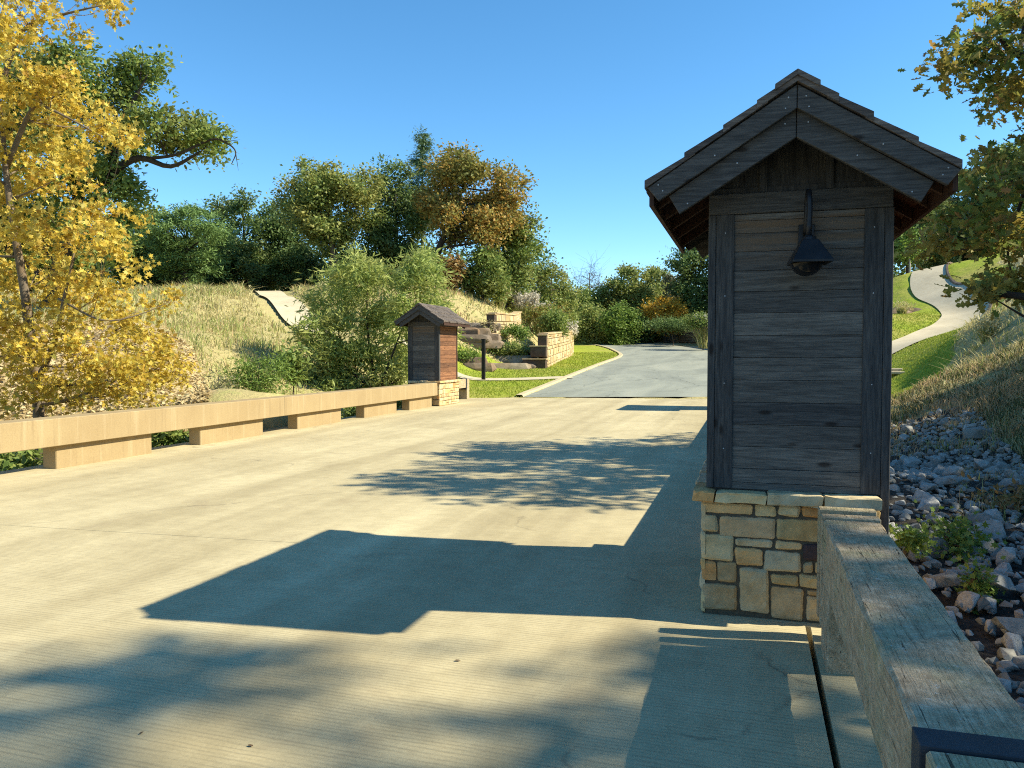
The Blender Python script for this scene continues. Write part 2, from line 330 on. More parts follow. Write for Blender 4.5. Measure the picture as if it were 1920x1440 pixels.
edgeL = [(-7.9,27.9),(-8.04,32.9),(-8.24,38.7),(-8.46,47.3),(-8.55,53.9),(-8.9,58.0),(-9.96,62.8),(-12.1,70.4),(-14.9,77.3),(-20,85),(-28,92),(-40,99)]
edgeR = [(0.5,30.4),(0.55,38),(0.5,47),(0.35,55),(-0.4,61),(-3.0,68.5),(-6.3,76.5),(-10.5,84),(-16,91),(-24,98.5),(-33,105)]
for p in [(-10.9,43.4),(-11.5,48.5),(-12.2,55),(-13.2,61),(-15,67)]: ctrl.append((p[0], p[1], road_z(*p))); ctrl.append((p[0]-2.6, p[1]+.6, road_z(*p)+1.45))
for p in edgeL[:9]+edgeR[:8]: ctrl.append((p[0], p[1], road_z(*p)))
for a, b in (((-4,29),0),((-4,40),0),((-4,55),0),((-6,65),0),((-10,78),0),((-30,96),0)): ctrl.append((a[0], a[1], road_z(*a)))
CT = np.array(ctrl)
def _tps(r2): return 0.5*r2*np.log(r2+1e-9)
def fit():
    P = CT[:, :2]/50.0; n = len(P); K = _tps(((P[:, None]-P[None])**2).sum(-1)) + np.eye(n)*2e-4
    A = np.zeros((n+3, n+3)); A[:n, :n] = K; A[:n, n] = 1; A[:n, n+1:] = P; A[n, :n] = 1; A[n+1:, :n] = P.T
    return np.linalg.solve(A, np.concatenate([CT[:, 2], np.zeros(3)]))
WT = fit()
CORR = []
def height(x, y):
    x = np.atleast_1d(np.asarray(x, float)); y = np.atleast_1d(np.asarray(y, float)); sh = x.shape
    X = np.stack([x.ravel(), y.ravel()], 1)
    cx, cy = X[:, 0].clip(-105, 90), X[:, 1].clip(-45, 150)
    Q = np.stack([cx, cy], 1)/50.0; P = CT[:, :2]/50.0; out = np.zeros(len(Q))
    for i in range(0, len(Q), 20000):
        q = Q[i:i+20000]; out[i:i+20000] = _tps(((q[:, None]-P[None])**2).sum(-1)) @ WT[:len(P)] + WT[len(P)] + q @ WT[len(P)+1:]
    out = out.clip(-2.5, 24)
    if len(CORR) > 1:
        dd = distline(X[:, 0], X[:, 1], CORR); wgt = ((9.0-dd)/3.6).clip(0, 1)*((X[:, 1]-27)/3).clip(0, 1); wgt = wgt*wgt*(3-2*wgt)
        dep = X[:, 0]*FW[0]+X[:, 1]*FW[1]; out = out*(1-wgt)+wgt*np.minimum(2.62, 0.05*np.maximum(0, np.hypot(dep-28.5, .8)*.5+(dep-28.5)*.5))
    return out.reshape(sh)
def hz(x, y): return float(height(x, y)[0])
def inpoly(x, y, poly):
    x = np.asarray(x); y = np.asarray(y); r = np.zeros(x.shape, bool); n = len(poly)
    for i in range(n):
        x0, y0 = poly[i]; x1, y1 = poly[(i+1) % n]
        c = ((y0 > y) != (y1 > y)) & (x < (x1-x0)*(y-y0)/((y1-y0) or 1e-9)+x0); r ^= c
    return r
def vnoise(x, y, s, seed=0):
    a = seed*1.7
    return (np.sin(x*s+a)+np.sin(y*s*1.3+2*a)+np.sin((x+y)*s*0.71+3*a)+np.sin((x-1.7*y)*s*1.9+a)+np.sin((1.3*x+.4*y)*s*3.1))/5
def XY(px, d): return bearing(px, d)
wallA = [(-10.9,43.4),(-11.5,48.5),(-12.2,55),(-13.2,61),(-15,67)]
lawnL = edgeL[:9]+[(-24,88),(-20,77),(-14.6,66),(-12.2,56),(-11.2,43.5),(-15,41.5),(-17,37),(-14.5,31),(-10.2,26.6)]
lawnR = [(1.2,20.0),XY(1700,19.5),XY(1770,22),XY(1800,24.5),XY(1785,27),XY(1800,31),XY(1850,38),XY(1900,46),XY(1870,55),XY(1900,70),(10,75),(1.2,70)]
mulch = [XY(-200,20),XY(-100,27),XY(60,29),XY(180,30),XY(290,31),XY(360,27),XY(410,22),XY(390,17),XY(0,12)]
rip = [(0.9,-8),(0.9,17),XY(1690,16),XY(1790,17),XY(1840,14.5),XY(1920,11),(8,6),(6,-8)]
deckpoly = [(-9.75,-14),(1.0,-14),(1.0,28.2),(-9.75,26.4)]
roadpoly = edgeL+edgeR[::-1]
PATH_R = [XY(1420,31),XY(1540,32.5),XY(1666,35),XY(1740,38),XY(1795,42),XY(1806,46),XY(1770,51),XY(1737,58),XY(1752,65),XY(1800,72)]
PATH_L = [XY(600,38),XY(560,41),XY(528,46),XY(512,50),XY(500,56),XY(495,62)]
WALK_L = [(-8.25,37.0),(-10.4,35.2),(-12.4,34.6),(-15.5,35.2),(-19,37)]
def smoothline(pts, n=6):
    P = [np.array(p, float) for p in pts]; P = [2*P[0]-P[1]]+P+[2*P[-1]-P[-2]]; out = []
    for i in range(1, len(P)-2):
        for k in range(n):
            t = k/n; a, b, c, d = P[i-1:i+3]
            out.append(0.5*((2*b)+(-a+c)*t+(2*a-5*b+4*c-d)*t*t+(-a+3*b-3*c+d)*t**3))
    out.append(P[-2]); return np.array(out)
def distline(x, y, line):
    best = np.full(np.shape(x), 1e9)
    for (a, b) in zip(line[:-1], line[1:]):
        ab = b-a; tt = (((x-a[0])*ab[0]+(y-a[1])*ab[1])/(ab@ab)).clip(0, 1)
        best = np.minimum(best, np.hypot(x-a[0]-tt*ab[0], y-a[1]-tt*ab[1]))
    return best
CORR = [np.array(q) for q in [(-6.2,24),(-6.2,40),(-6.3,52),(-7.0,60),(-8.7,67),(-11.5,76),(-16,85),(-23,93),(-33,101)]]
SPR, SPL, SWL = smoothline(PATH_R), smoothline(PATH_L), smoothline(WALK_L)

def axis(lo, hi, step, far):
    a = list(np.arange(lo, hi+step/2, step)); s = step; q = hi; 
    while q < far: s *= 1.22; q += s; a.append(q)
    s = step; q = lo; pre = []
    while q > -far: s *= 1.22; q -= s; pre.append(q)
    return np.array(pre[::-1]+a)
gx, gy = axis(-45, 26, 0.5, 1500), axis(-6, 84, 0.5, 1500)
XX, YY = np.meshgrid(gx, gy); ZZ = height(XX, YY)
near = (np.abs(XX) < 60) & (YY < 90) & (YY > -20)
roadm = inpoly(XX, YY, roadpoly)
flat = roadm | (distline(XX, YY, SPR) < 1.6) | (distline(XX, YY, SPL) < 1.6) | (distline(XX, YY, SWL) < 1.2)
rough = np.where(flat, 0, 0.10*vnoise(XX, YY, 0.9, 1)+0.05*vnoise(XX, YY, 2.3, 2))
lawnmask = inpoly(XX+0.2*vnoise(XX, YY, 2, 3), YY+0.25*vnoise(XX, YY, 2, 4), lawnL) | inpoly(XX, YY, lawnR)
ZZ = ZZ+np.where(near & ~lawnmask, rough, 0)
ZZ = np.where(roadm | (distline(XX, YY, SPR) < 1.15) | (distline(XX, YY, SPL) < 1.3) | (distline(XX, YY, SWL) < 0.6), ZZ-0.13, ZZ)
dk = inpoly(XX, YY, deckpoly); ZZ = np.where(dk, np.minimum(ZZ, -0.9), ZZ)
nx, ny = len(gx), len(gy)
V = np.stack([XX.ravel(), YY.ravel(), ZZ.ravel()], 1)
ii = (np.arange(ny-1)[:, None]*nx+np.arange(nx-1)[None]).ravel()
F = np.stack([ii, ii+1, ii+nx+1, ii+nx], 1)
def ground_mat():
    m, t, p, _ = newmat('ground cover'); v = coords(t, (1, 1, 1), False)
    at_ = N(t, 'ShaderNodeAttribute', attribute_name='zone'); sp = N(t, 'ShaderNodeSeparateColor'); L(t, at_.outputs['Color'], sp.inputs[0])
    n0 = noise(t, v, 0.25, 4); n1 = noise(t, v, 2.2, 6, 0.65); n2 = noise(t, v, 18, 5, 0.7)
    dry = ramp(t, n1, [(0.3, (0.30, 0.26, 0.12)), (0.5, (0.42, 0.35, 0.17)), (0.7, (0.34, 0.34, 0.13))]).outputs[0]
    lawn = ramp(t, n1, [(0.3, (0.20, 0.27, 0.03)), (0.5, (0.28, 0.34, 0.04)), (0.75, (0.34, 0.35, 0.06))]).outputs[0]
    lawn = mix(t, ramp(t, n0, [(0.42, (0, 0, 0)), (0.66, (0.75, 0.75, 0.75))]).outputs[0], lawn, (0.40, 0.32, 0.11))
    mul = ramp(t, n2, [(0.3, (0.27, 0.19, 0.09)), (0.5, (0.46, 0.35, 0.18)), (0.7, (0.57, 0.46, 0.25))]).outputs[0]
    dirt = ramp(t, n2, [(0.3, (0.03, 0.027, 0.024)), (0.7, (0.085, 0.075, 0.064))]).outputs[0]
    lb = N(t, 'ShaderNodeMath', operation='ADD'); 
    def soft(o): return ramp(t, mathn(t, 'ADD', o, mathn(t, 'MULTIPLY', mathn(t, 'SUBTRACT', n2, 0.5), 0.5)), [(0.42, (0, 0, 0)), (0.58, (1, 1, 1))]).outputs[0]
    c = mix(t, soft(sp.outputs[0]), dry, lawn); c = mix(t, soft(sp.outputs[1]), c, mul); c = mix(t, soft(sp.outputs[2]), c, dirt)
    c = mix(t, 0.5, c, ramp(t, n2, [(0.3, (0.6, 0.6, 0.6)), (0.7, (1.25, 1.25, 1.25))]).outputs[0], 'MULTIPLY')
    L(t, c, p.inputs['Base Color']); p.inputs['Roughness'].default_value = 1; p.inputs['Specular IOR Level'].default_value = 0.05
    b = bump(t, n2, p, 0.6, 0.05); bump(t, n1, p, 0.5, 0.15, b); return m
M['ground'] = ground_mat()
me = np_mesh('ground', V, F.ravel(), np.full(len(F), 4), M['ground'], None, True)
zone = np.zeros((len(V), 4), np.float32); zone[:, 3] = 1
zone[:, 0] = lawnmask.ravel(); jx, jy = XX+0.5*vnoise(XX, YY, 1.5, 5), YY+0.6*vnoise(XX, YY, 1.4, 6)
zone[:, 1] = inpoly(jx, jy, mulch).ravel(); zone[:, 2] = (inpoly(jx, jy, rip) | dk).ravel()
ca = me.color_attributes.new('zone', 'FLOAT_COLOR', 'POINT'); ca.data.foreach_set('color', zone.ravel())
tag(link('ground', me), kind='structure')

# road, paths, kerbs as draped sheets
def ribbon(name, left, right, mat, dz, cross=8, zf=None):
    left, right = np.array(left), np.array(right); n = len(left); zf = zf or height
    Vv = []; 
    for i in range(n):
        for k in range(cross+1):
            q = left[i]+(right[i]-left[i])*k/cross; Vv.append((q[0], q[1], 0))
    Vv = np.array(Vv); Vv[:, 2] = zf(Vv[:, 0], Vv[:, 1])+dz
    Ff = [[i*(cross+1)+k, i*(cross+1)+k+1, (i+1)*(cross+1)+k+1, (i+1)*(cross+1)+k] for i in range(n-1) for k in range(cross)]
    me = np_mesh(name, Vv, np.array(Ff).ravel(), [4]*len(Ff), mat, None, True)
    return link(name, me)
def offset(line, d):
    tn = np.gradient(line, axis=0); tn /= np.linalg.norm(tn, axis=1)[:, None]+1e-9
    return line+d*np.stack([-tn[:, 1], tn[:, 0]], 1)
def resample(line, n):
    s = np.concatenate([[0], np.cumsum(np.linalg.norm(np.diff(line, axis=0), axis=1))]); u = np.linspace(0, s[-1], n)
    return np.stack([np.interp(u, s, line[:, 0]), np.interp(u, s, line[:, 1])], 1)
SL, SR = resample(smoothline(edgeL), 70), resample(smoothline(edgeR), 70)
tag(ribbon('road', SL, SR, M['asphalt'], 0.0, 12), kind='structure')
tag(ribbon('cart_path', offset(SPR, 1.15), offset(SPR, -1.15), M['apron'], 0.03, 4), kind='structure')
tag(ribbon('hill_path', offset(SPL, .85), offset(SPL, -.85), M['apron'], 0.03, 4), kind='structure')
tag(ribbon('walkway', offset(SWL, 0.6), offset(SWL, -0.6), M['apron'], 0.03, 3), kind='structure')
def kerb(name, line, side, wid=0.26, h=0.075, mat='kerb', closed=False):
    a, b, c = offset(line, 0), offset(line, side*0.04), offset(line, side*wid)
    za, zc = height(line[:, 0], line[:, 1]), height(c[:, 0], c[:, 1])
    mb = MB(); n = len(line)
    prof = [[(a[i][0], a[i][1], za[i]-0.15), (a[i][0], a[i][1], za[i]+h-0.03), (b[i][0], b[i][1], za[i]+h), (c[i][0], c[i][1], max(za[i], zc[i])+h), (c[i][0], c[i][1], zc[i]-0.2)] for i in range(n)]
    mb.v = [q for r in prof for q in r]; k = 5
    for i in range(n-1):
        for j in range(k-1): mb.f.append([i*k+j, i*k+j+1, (i+1)*k+j+1, (i+1)*k+j]); mb.m.append(0)
    return mb.build(name, M[mat])
tag(kerb('kerb_inner', SL[:62], 1), kind='structure'); tag(kerb('kerb_outer', SR[:66], -1), kind='structure')
tag(kerb('path_edging', offset(SPR, -1.15)[24:], -1, 0.16, 0.16, 'ledge'), kind='structure')

# ------------------------------------------------------------------ bridge deck
def skew(x, base): return base+0.045*(x+4)
mb = MB()
def slab(mb, x0, x1, ya, yb, z0, z1, n=6):
    for k in range(n):
        xa, xb = x0+(x1-x0)*k/n, x0+(x1-x0)*(k+1)/n
        mb.add([(xa,ya(xa),z1),(xb,ya(xb),z1),(xb,yb(xb),z1),(xa,yb(xa),z1)], [(0,1,2,3)])
        mb.add([(xa,ya(xa),z0),(xb,ya(xb),z0),(xb,ya(xb),z1),(xa,ya(xa),z1)], [(0,1,2,3)])
        mb.add([(xa,yb(xa),z0),(xb,yb(xb),z0),(xb,yb(xb),z1),(xa,yb(xa),z1)], [(3,2,1,0)])
    for x in (x0, x1): mb.add([(x,ya(x),z0),(x,yb(x),z0),(x,yb(x),z1),(x,ya(x),z1)], [(0,1,2,3)])
j1 = lambda x: 5.98+0.055*(x+2.5); j2 = lambda x: skew(x, 28.55)+0.25*max(0, (x+6)/6)
slab(mb, -9.75, 0.325, lambda x: -14, lambda x: j1(x)-0.003, -0.5, 0.0)
slab(mb, -9.75, 0.325, lambda x: j1(x)+0.003, j2, -0.5, 0.0)
slab(mb, 0.355, 0.95, lambda x: -14, lambda x: 4.93, -0.5, 0.0, 1)
slab(mb, 0.325, 0.95, lambda x: 4.95, j2, -0.5, 0.0, 2)
mb.box(-9.6, -13, -0.9, 0.8, 28, -0.55, 0)
tag(mb.build('bridge_deck', M['deck']), kind='structure')

# ------------------------------------------------------------------ stonework
def stone_face(mb, rects, fn, depth=0.03, n=5, seed=0, mi=0, gap=0.0025, wob=0.007):
    """irregular pillowed blocks: rects in (u,v) metres, fn(u,v,w) -> point with w out of the wall"""
    r = random.Random(seed)
    for rc in rects:
        u0, v0, u1, v1 = rc[:4]; m = rc[4] if len(rc) > 4 else mi
        u0 += gap; v0 += gap; u1 -= gap; v1 -= gap
        if u1-u0 < 0.02 or v1-v0 < 0.02: continue
        jj = [(r.uniform(-wob, wob), r.uniform(-wob, wob)) for _ in range(4)]; bul = depth*r.uniform(0.6, 1.35); ti = r.uniform(-.006, .006); tj = r.uniform(-.006, .006)
        def lat(ln):
            e1, e2 = min(.007, ln*.12), min(.020, ln*.25); k = max(2, int(ln/.035))
            return [0, e1/ln, e2/ln]+[e2/ln+(1-2*e2/ln)*q/k for q in range(1, k)]+[1-e2/ln, 1-e1/ln, 1]
        us, ws = lat(u1-u0), lat(v1-v0); nu, nv = len(us), len(ws); vs = []; ph = [r.uniform(0, 6.28) for _ in range(6)]
        for j, q in enumerate(ws):
            for i, s in enumerate(us):
                a = (1-s)*(1-q); b = s*(1-q); c = s*q; d = (1-s)*q
                u = u0+(u1-u0)*s+a*jj[0][0]+b*jj[1][0]+c*jj[2][0]+d*jj[3][0]; v = v0+(v1-v0)*q+a*jj[0][1]+b*jj[1][1]+c*jj[2][1]+d*jj[3][1]
                ei, ej = min(i, nu-1-i), min(j, nv-1-j); e = min(ei, ej)
                if ei <= 1 and ej <= 1: u += (.006 if i < nu/2 else -.006)*(1 if ei == 0 else .4); v += (.006 if j < nv/2 else -.006)*(1 if ej == 0 else .4)
                if e == 0: u += .0035*math.sin(v*70+ph[0]); v += .0035*math.sin(u*60+ph[1])
                rg = .30*math.sin(u*38+ph[2]+2*math.sin(v*23+ph[3]))*math.sin(v*41+ph[4])+r.uniform(-.30, .30)
                wv = -0.014 if e == 0 else (bul*.55+.15*bul*rg if e == 1 else bul*(1+.55*rg)+ti*(s-.5)*2+tj*(q-.5)*2)
                vs.append(fn(u, v, wv))
        fs = [(j*nu+i, j*nu+i+1, (j+1)*nu+i+1, (j+1)*nu+i) for j in range(nv-1) for i in range(nu-1)]
        mb.add(vs, fs, m)
def ashlar(W, H, rh=(0.10, 0.20), rw=(0.14, 0.36), seed=0):
    r = random.Random(seed); out = []; v = 0
    while v < H-1e-6:
        h = r.uniform(*rh); h = H-v if H-v-h < rh[0]*0.8 else h
        u = 0
        while u < W-1e-6:
            q = r.uniform(*rw); q = W-u if W-u-q < rw[0]*0.7 else q
            if h > rh[0]*1.45 and r.random() < 0.38:
                out += [(u, v, u+q, v+h*0.45), (u, v+h*0.45, u+q, v+h)]
            else: out.append((u, v, u+q, v+h))
            u += q
        v += h
    return out
_z = [(185,118,448,187),(450,118,560,190),(560,118,678,183),(680,118,800,183),(800,118,893,183),(183,187,272,288),(273,187,558,308),(560,183,787,305),(787,183,893,305),
      (183,288,351,435),(353,305,545,352),(546,305,687,357),(688,305,792,402,1),(792,305,893,400),(352,352,496,455),(497,357,686,475),(687,402,742,468),(743,402,800,468),(800,400,893,470),
      (183,435,264,550),(265,435,374,553),(376,455,531,695),(533,475,672,543),(673,468,800,547),(800,470,893,560),(183,550,375,700),(533,543,703,720),(704,547,800,582),(704,582,800,722),(800,560,893,722)]
FRONT = []
for q in _z:
    u0, u1 = (q[0]-180)*0.001165, (q[2]-180)*0.001165; v1, v0 = 0.70*(722-q[1])/604, 0.70*(722-q[3])/604
    FRONT.append((max(0, u0), max(0, v0), u1, v1)+((q[4],) if len(q) > 4 else ()))

# ------------------------------------------------------------------ gate huts
def hut(name, cx, cy, mir, label, lamp):
    root = empty(name, (cx, cy, 0), label, 'hut', 'dark timber huts at the ends of the bridge')
    BX0, BX1, BY = -0.545, 0.47, 0.855     # stone base, toward the roadway and away from it (before mirroring)
    X = lambda x: x*mir
    HZ = 0.70
    mb = MB()
    mb.box(min(X(BX0+0.02), X(BX1-0.02)), -BY+0.02, 0, max(X(BX0+0.02), X(BX1-0.02)), BY-0.02, HZ, 2)
    W = BX1-BX0
    stone_face(mb, FRONT, lambda u, v, k: (X(BX0+u), -BY-k+0.015, v), 0.012, 6, 3)
    stone_face(mb, ashlar(W, HZ, seed=5), lambda u, v, k: (X(BX0+u), BY+k-0.015, v), 0.013, 5, 4)
    stone_face(mb, ashlar(2*BY, HZ, seed=11), lambda u, v, k: (X(BX0)-mir*k+mir*0.015, -BY+u, v), 0.013, 5, 6)
    stone_face(mb, ashlar(2*BY, HZ, seed=12), lambda u, v, k: (X(BX1)+mir*k-mir*0.015, -BY+u, v), 0.013, 5, 7)
    base = mb.build('stone_base', [M['stone'], M['purple'], M['mortar']], root)
    # cap course: rough slabs that overhang
    mb = MB(); r = random.Random(9)
    def slabcap(x0, y0, x1, y1):
        z0, z1 = HZ+0.002, HZ+0.068+r.uniform(-.006, .006)
        xs = np.linspace(x0, x1, 6); ys = np.linspace(y0, y1, 6); vs = []
        for ring, (z, e) in enumerate(((z0, 0.004), (z0+0.007, 0), (z1-0.009, 0), (z1, 0.008))):
            pts = [(x, y0) for x in xs[:-1]]+[(x1, y) for y in ys[:-1]]+[(x, y1) for x in xs[:0:-1]]+[(x0, y) for y in ys[:0:-1]]
            mx, my = (x0+x1)/2, (y0+y1)/2
            for (x, y) in pts:
                vs.append((X(x-math.copysign(e, x-mx)+r.uniform(-.006, .006)), y-math.copysign(e, y-my)+r.uniform(-.007, .007), z+r.uniform(-.004, .004)))
        k = len(vs)//4
        fs = [(a*k+i, a*k+(i+1) % k, (a+1)*k+(i+1) % k, (a+1)*k+i) for a in range(3) for i in range(k)]+[list(range(3*k, 4*k))]
        mb.add(vs, fs)
    o = 0.05; xb = [BX0-o, BX0+0.085, BX0+0.385, BX0+0.70, BX1]
    for a, b in zip(xb[:-1], xb[1:]): slabcap(a+.004, -BY-o, b-.004, -BY+0.30)
    yb = [-BY+0.31, -BY+0.75, 0.28, BY-0.3]
    for a, b in zip(yb[:-1], yb[1:]): slabcap(BX0-o, a, BX0+0.3, b-.01); slabcap(BX1-0.3, a, BX1+0.02, b-.01)
    for a, b in zip(xb[:-1], xb[1:]): slabcap(a+.004, BY-0.295, b-.004, BY+o)
    mb.build('cap_course', [M['stone']], base)
    # walls
    Z0, WX, WY, ZT = HZ+0.075, 0.515, 0.80, 2.44
    mb = MB(); mb.box(-WX+0.024, -WY+0.024, HZ+0.05, WX-0.024, WY-0.024, 2.60)
    mb.build('inner_box', [M['woodz']], root)
    rows = [Z0-0.002, 0.815, 0.90, 1.035, 1.17, 1.305, 1.44, 1.575, 1.71, 1.845, 1.975, 2.10, 2.215, 2.325, 2.40, 2.44]
    rr = random.Random(2)
    for sy in (-1, 1):
        mb = MB()
        for a, b in zip(rows[:-1], rows[1:]):
            q = rr.uniform(-.003, .003); ya, yb_ = sy*(WY-0.031), sy*(WY-0.012+q)
            mb.box(-WX+0.14, min(ya, yb_), a+.0013, WX-0.15, max(ya, yb_), b-.0013)
        mb.build('front_boards', [M['wood']], root, 0.0008)
    for sx in (-1, 1):
        mb = MB(); lo = [Z0-0.002] if sx*mir < 0 or True else []
        for a, b in zip(rows[:-1], rows[1:]):
            q = rr.uniform(-.003, .003); xa, xb_ = sx*(WX-0.031), sx*(WX-0.012+q)
            mb.box(min(xa, xb_), -WY+0.10, a+.003, max(xa, xb_), WY-0.10, b-.003)
        mb.build('side_boards', [M['woodside']], root, 0.003)
    for sx in (-1, 1):
        for sy in (-1, 1):
            mb = MB(); yo = sy*WY; zl = Z0+0.001 if sx*mir < 0 or name == 'x' else 0.50
            # face board, then the edge of the side board standing beside it
            xa, xb_ = sx*(WX-0.045), sx*(WX-0.152)
            mb.box(min(xa, xb_), min(yo, yo-sy*0.03), Z0+.001, max(xa, xb_), max(yo, yo-sy*0.03), ZT)
            xa, xb_ = sx*(WX-0.043), sx*WX
            if sx*mir > 0: xa, xb_ = sx*(WX-0.043), sx*(WX+0.004)
            mb.box(min(xa, xb_), min(sy*(WY+0.003), sy*(WY-0.10)), zl, max(xa, xb_), max(sy*(WY+0.003), sy*(WY-0.10)), ZT)
            c = mb.build('corner_post', [M['woodz'] if sy*1 < 0 else M['sidetrim']], root, 0.003)
            if sy < 0:
                for z in (1.02, 1.42, 1.95, 2.33):
                    if lamp: nm = MB(); nm.tube([(sx*(WX-0.10), sy*WY-.003, z), (sx*(WX-0.10), sy*WY+0.006, z)], 0.0038, 8); nm.build('nail_head', [M['nail']], c)
    mb = MB()
    for sy in (-1, 1):
        mb.box(-WX, min(sy*WY, sy*(WY-.03)), ZT+.002, WX, max(sy*WY, sy*(WY-.03)), 2.565)
    for sx in (-1, 1): mb.box(min(sx*WX, sx*(WX-.03)), -WY+.032, ZT+.002, max(sx*WX, sx*(WX-.03)), WY-.032, 2.60)
    mb.build('top_plate', [M['barge']], root, 0.004)
    # gable infill with battens
    RZ, SL_ = 3.105, 0.635; ez = lambda x: RZ-SL_*abs(x)
    def gf(y): return lambda u, v, k: (u, y+k, v)
    for sy in (-1, 1):
        mb = MB(); mb.prism([(-WX, 2.568), (WX, 2.568), (WX, ez(WX)-0.10), (0, RZ-0.10), (-WX, ez(WX)-0.10)], gf(sy*(WY-0.05)), -0.012, 0.012)
        gp = mb.build('gable_panel', [M['woodz']], root)
        for bx in (-0.20, 0.17):
            mb = MB(); mb.box(bx-.022, min(sy*(WY-.037), sy*(WY-.005)), 2.567, bx+.022, max(sy*(WY-.037), sy*(WY-.005)), ez(bx)-0.11); mb.build('batten', [M['woodz']], gp)
    # roof
    YF, YB, HX = -1.215, 1.13, 0.80
    rf = MB()
    for s in (-1, 1):
        pts = [(0, RZ-0.05), (s*HX*0.985, ez(HX*0.985)-0.05), (s*HX*0.985, ez(HX*0.985)-0.075), (0, RZ-0.075)]
        rf.prism(pts, lambda u, v, k: (u, k, v), YF+0.03, YB-0.03)
    roof = rf.build('roof', [M['sidetrim']], root)
    mb = MB(); r = random.Random(21); cl = 1/math.hypot(1, SL_)
    for s in (-1, 1):
        rowsx = [HX+0.014, HX*0.735, HX*0.49, HX*0.25, 0.0]
        for k in range(4):
            xl, xh = rowsx[k], max(0.0, rowsx[k+1]-0.05); y = YF-0.012-0.004*k; ye = YB+0.012+0.004*k
            while y < YB+0.005:
                wd = r.uniform(0.10, 0.21); y2 = min(ye, y+wd)
                if YB-y2 < 0.05: y2 = ye
                t0 = 0.022+r.uniform(0, 0.010); lift = 0.003*k; dx = r.uniform(-0.012, 0.012)
                A = (s*(xl+dx), ez(xl+dx)-0.045+lift); B = (s*xh, ez(xh)-0.048+lift)
                A2 = (A[0], A[1]+t0+0.016); B2 = (B[0], B[1]+0.020+0.006*k)
                mb.hexa([(A[0], y+.003, A[1]), (B[0], y+.003, B[1]), (B[0], y2-.003, B[1]), (A[0], y2-.003, A[1]),
                         (A2[0], y+.003, A2[1]), (B2[0], y+.003, B2[1]), (B2[0], y2-.003, B2[1]), (A2[0], y2-.003, A2[1])])
                y = y2
    # ridge cap boards
        y = YF-0.032
        while y < YB:
            y2 = min(YB+0.032, y+r.uniform(0.3, 0.42)); xo = 0.115
            mb.hexa([(0, y, RZ-0.008), (s*xo, y, ez(xo)-0.008), (s*xo, y2-.004, ez(xo)-0.008), (0, y2-.004, RZ-0.008),
                     (0, y, RZ+0.022), (s*xo, y, ez(xo)+0.024), (s*xo, y2-.004, ez(xo)+0.024), (0, y2-.004, RZ+0.022)])
            y = y2
    mb.build('shingles', [M['shingle']], roof)
    # two layers of barge boards on each gable
    def barge(s, y0, y1, top, bot, x1, nm):
        mb = MB(); cut = 0.06
        pts = [(s*0.002, RZ-top), (s*x1, ez(x1)-top), (s*(x1-cut), ez(x1-cut)-bot+0.012), (s*0.002, RZ-bot)]
        mb.prism(pts, lambda u, v, k: (u, k, v), y0, y1)
        o = mb.build('barge_board', [M['barge']], root, 0.003)
        yy = min(y0, y1)
        for (x, f) in nm:
            z = ez(x)-top-(bot-top)*f; k = MB(); k.tube([(s*x, yy-0.003, z), (s*x, yy+0.005, z)], 0.0042, 8)
            if lamp and y0 < 0: k.build('nail_head', [M['nail']], o)
        return o
    for (yf, sg) in ((YF, 1), (YB, -1)):
        for s in (-1, 1):
            barge(s, yf, yf+sg*0.035, 0.052, 0.178, HX, [(0.045, .3), (0.06, .68), (0.43, .62), (HX-0.06, .2), (HX-0.085, .6)])
            barge(s, yf+sg*0.045, yf+sg*0.08, 0.170, 0.322, HX-0.115, [(0.06, .25), (0.31, .5), (HX-0.22, .75)])
    for s in (-1, 1):
        mb = MB(); xa, xb_ = s*(HX-0.03), s*(HX-0.005)
        mb.box(min(xa, xb_), YF+0.036, ez(HX)-0.15, max(xa, xb_), YB-0.036, ez(HX)-0.045)
        mb.build('eave_fascia', [M['sidetrim']], root)
    # rafters tails seen under the eaves
    for s in (-1, 1):
        for y in (-0.95, -0.55, -0.1, 0.35, 0.8):
            mb = MB(); mb.prism([(s*0.02, RZ-0.076), (s*(HX-0.035), ez(HX-0.035)-0.076), (s*(HX-0.035), ez(HX-0.035)-0.15), (s*0.02, RZ-0.16)], lambda u, v, k: (u, k, v), y-.02, y+.02)
            mb.build('rafter', [M['sidetrim']], roof)
    for o in root.children:
        if o.name.split('.')[0] in ('roof', 'barge_board', 'eave_fascia'): o.location.x = -0.035*mir
    if lamp:
        lx = 0.045
        a = MB(); a.box(lx-.045, -WY+0.012, 2.23, lx+.045, -WY-0.014, 2.36)
        body = a.build('lamp', [M['black']], root, 0.004)
        a = MB(); yw = -WY-0.01
        pth = [(lx-.004, yw, 2.30), (lx-.004, yw-.035, 2.325), (lx-.003, yw-.05, 2.37), (lx-.001, yw-.055, 2.45)]
        for k in range(9):
            an = math.pi*k/8; pth.append((lx+0.004*k/8, yw-.055-.055*(1-math.cos(an)), 2.475+.055*math.sin(an)))
        pth += [(lx+.006, yw-.165, 2.42), (lx+.004, yw-.168, 2.33), (lx+.002, yw-.168, 2.262)]
        a.tube(pth, 0.0165, 12); a.build('lamp_arm', [M['black']], body, smooth=True)
        hx, hy = lx+.006, yw-.17
        a = MB()
        a.tube([(hx, hy, 2.272), (hx, hy, 2.262), (hx, hy, 2.245)], [0.022, 0.036, 0.04], 14)
        th = math.radians(7); R2 = lambda x, y: (hx+x*math.cos(th)-y*math.sin(th), hy+x*math.sin(th)+y*math.cos(th))
        def ring(h, z, dx=0): return [(*R2(q[0]*h+dx, q[1]*h), z) for q in ((-1,-1), (1,-1), (1,1), (-1,1))]
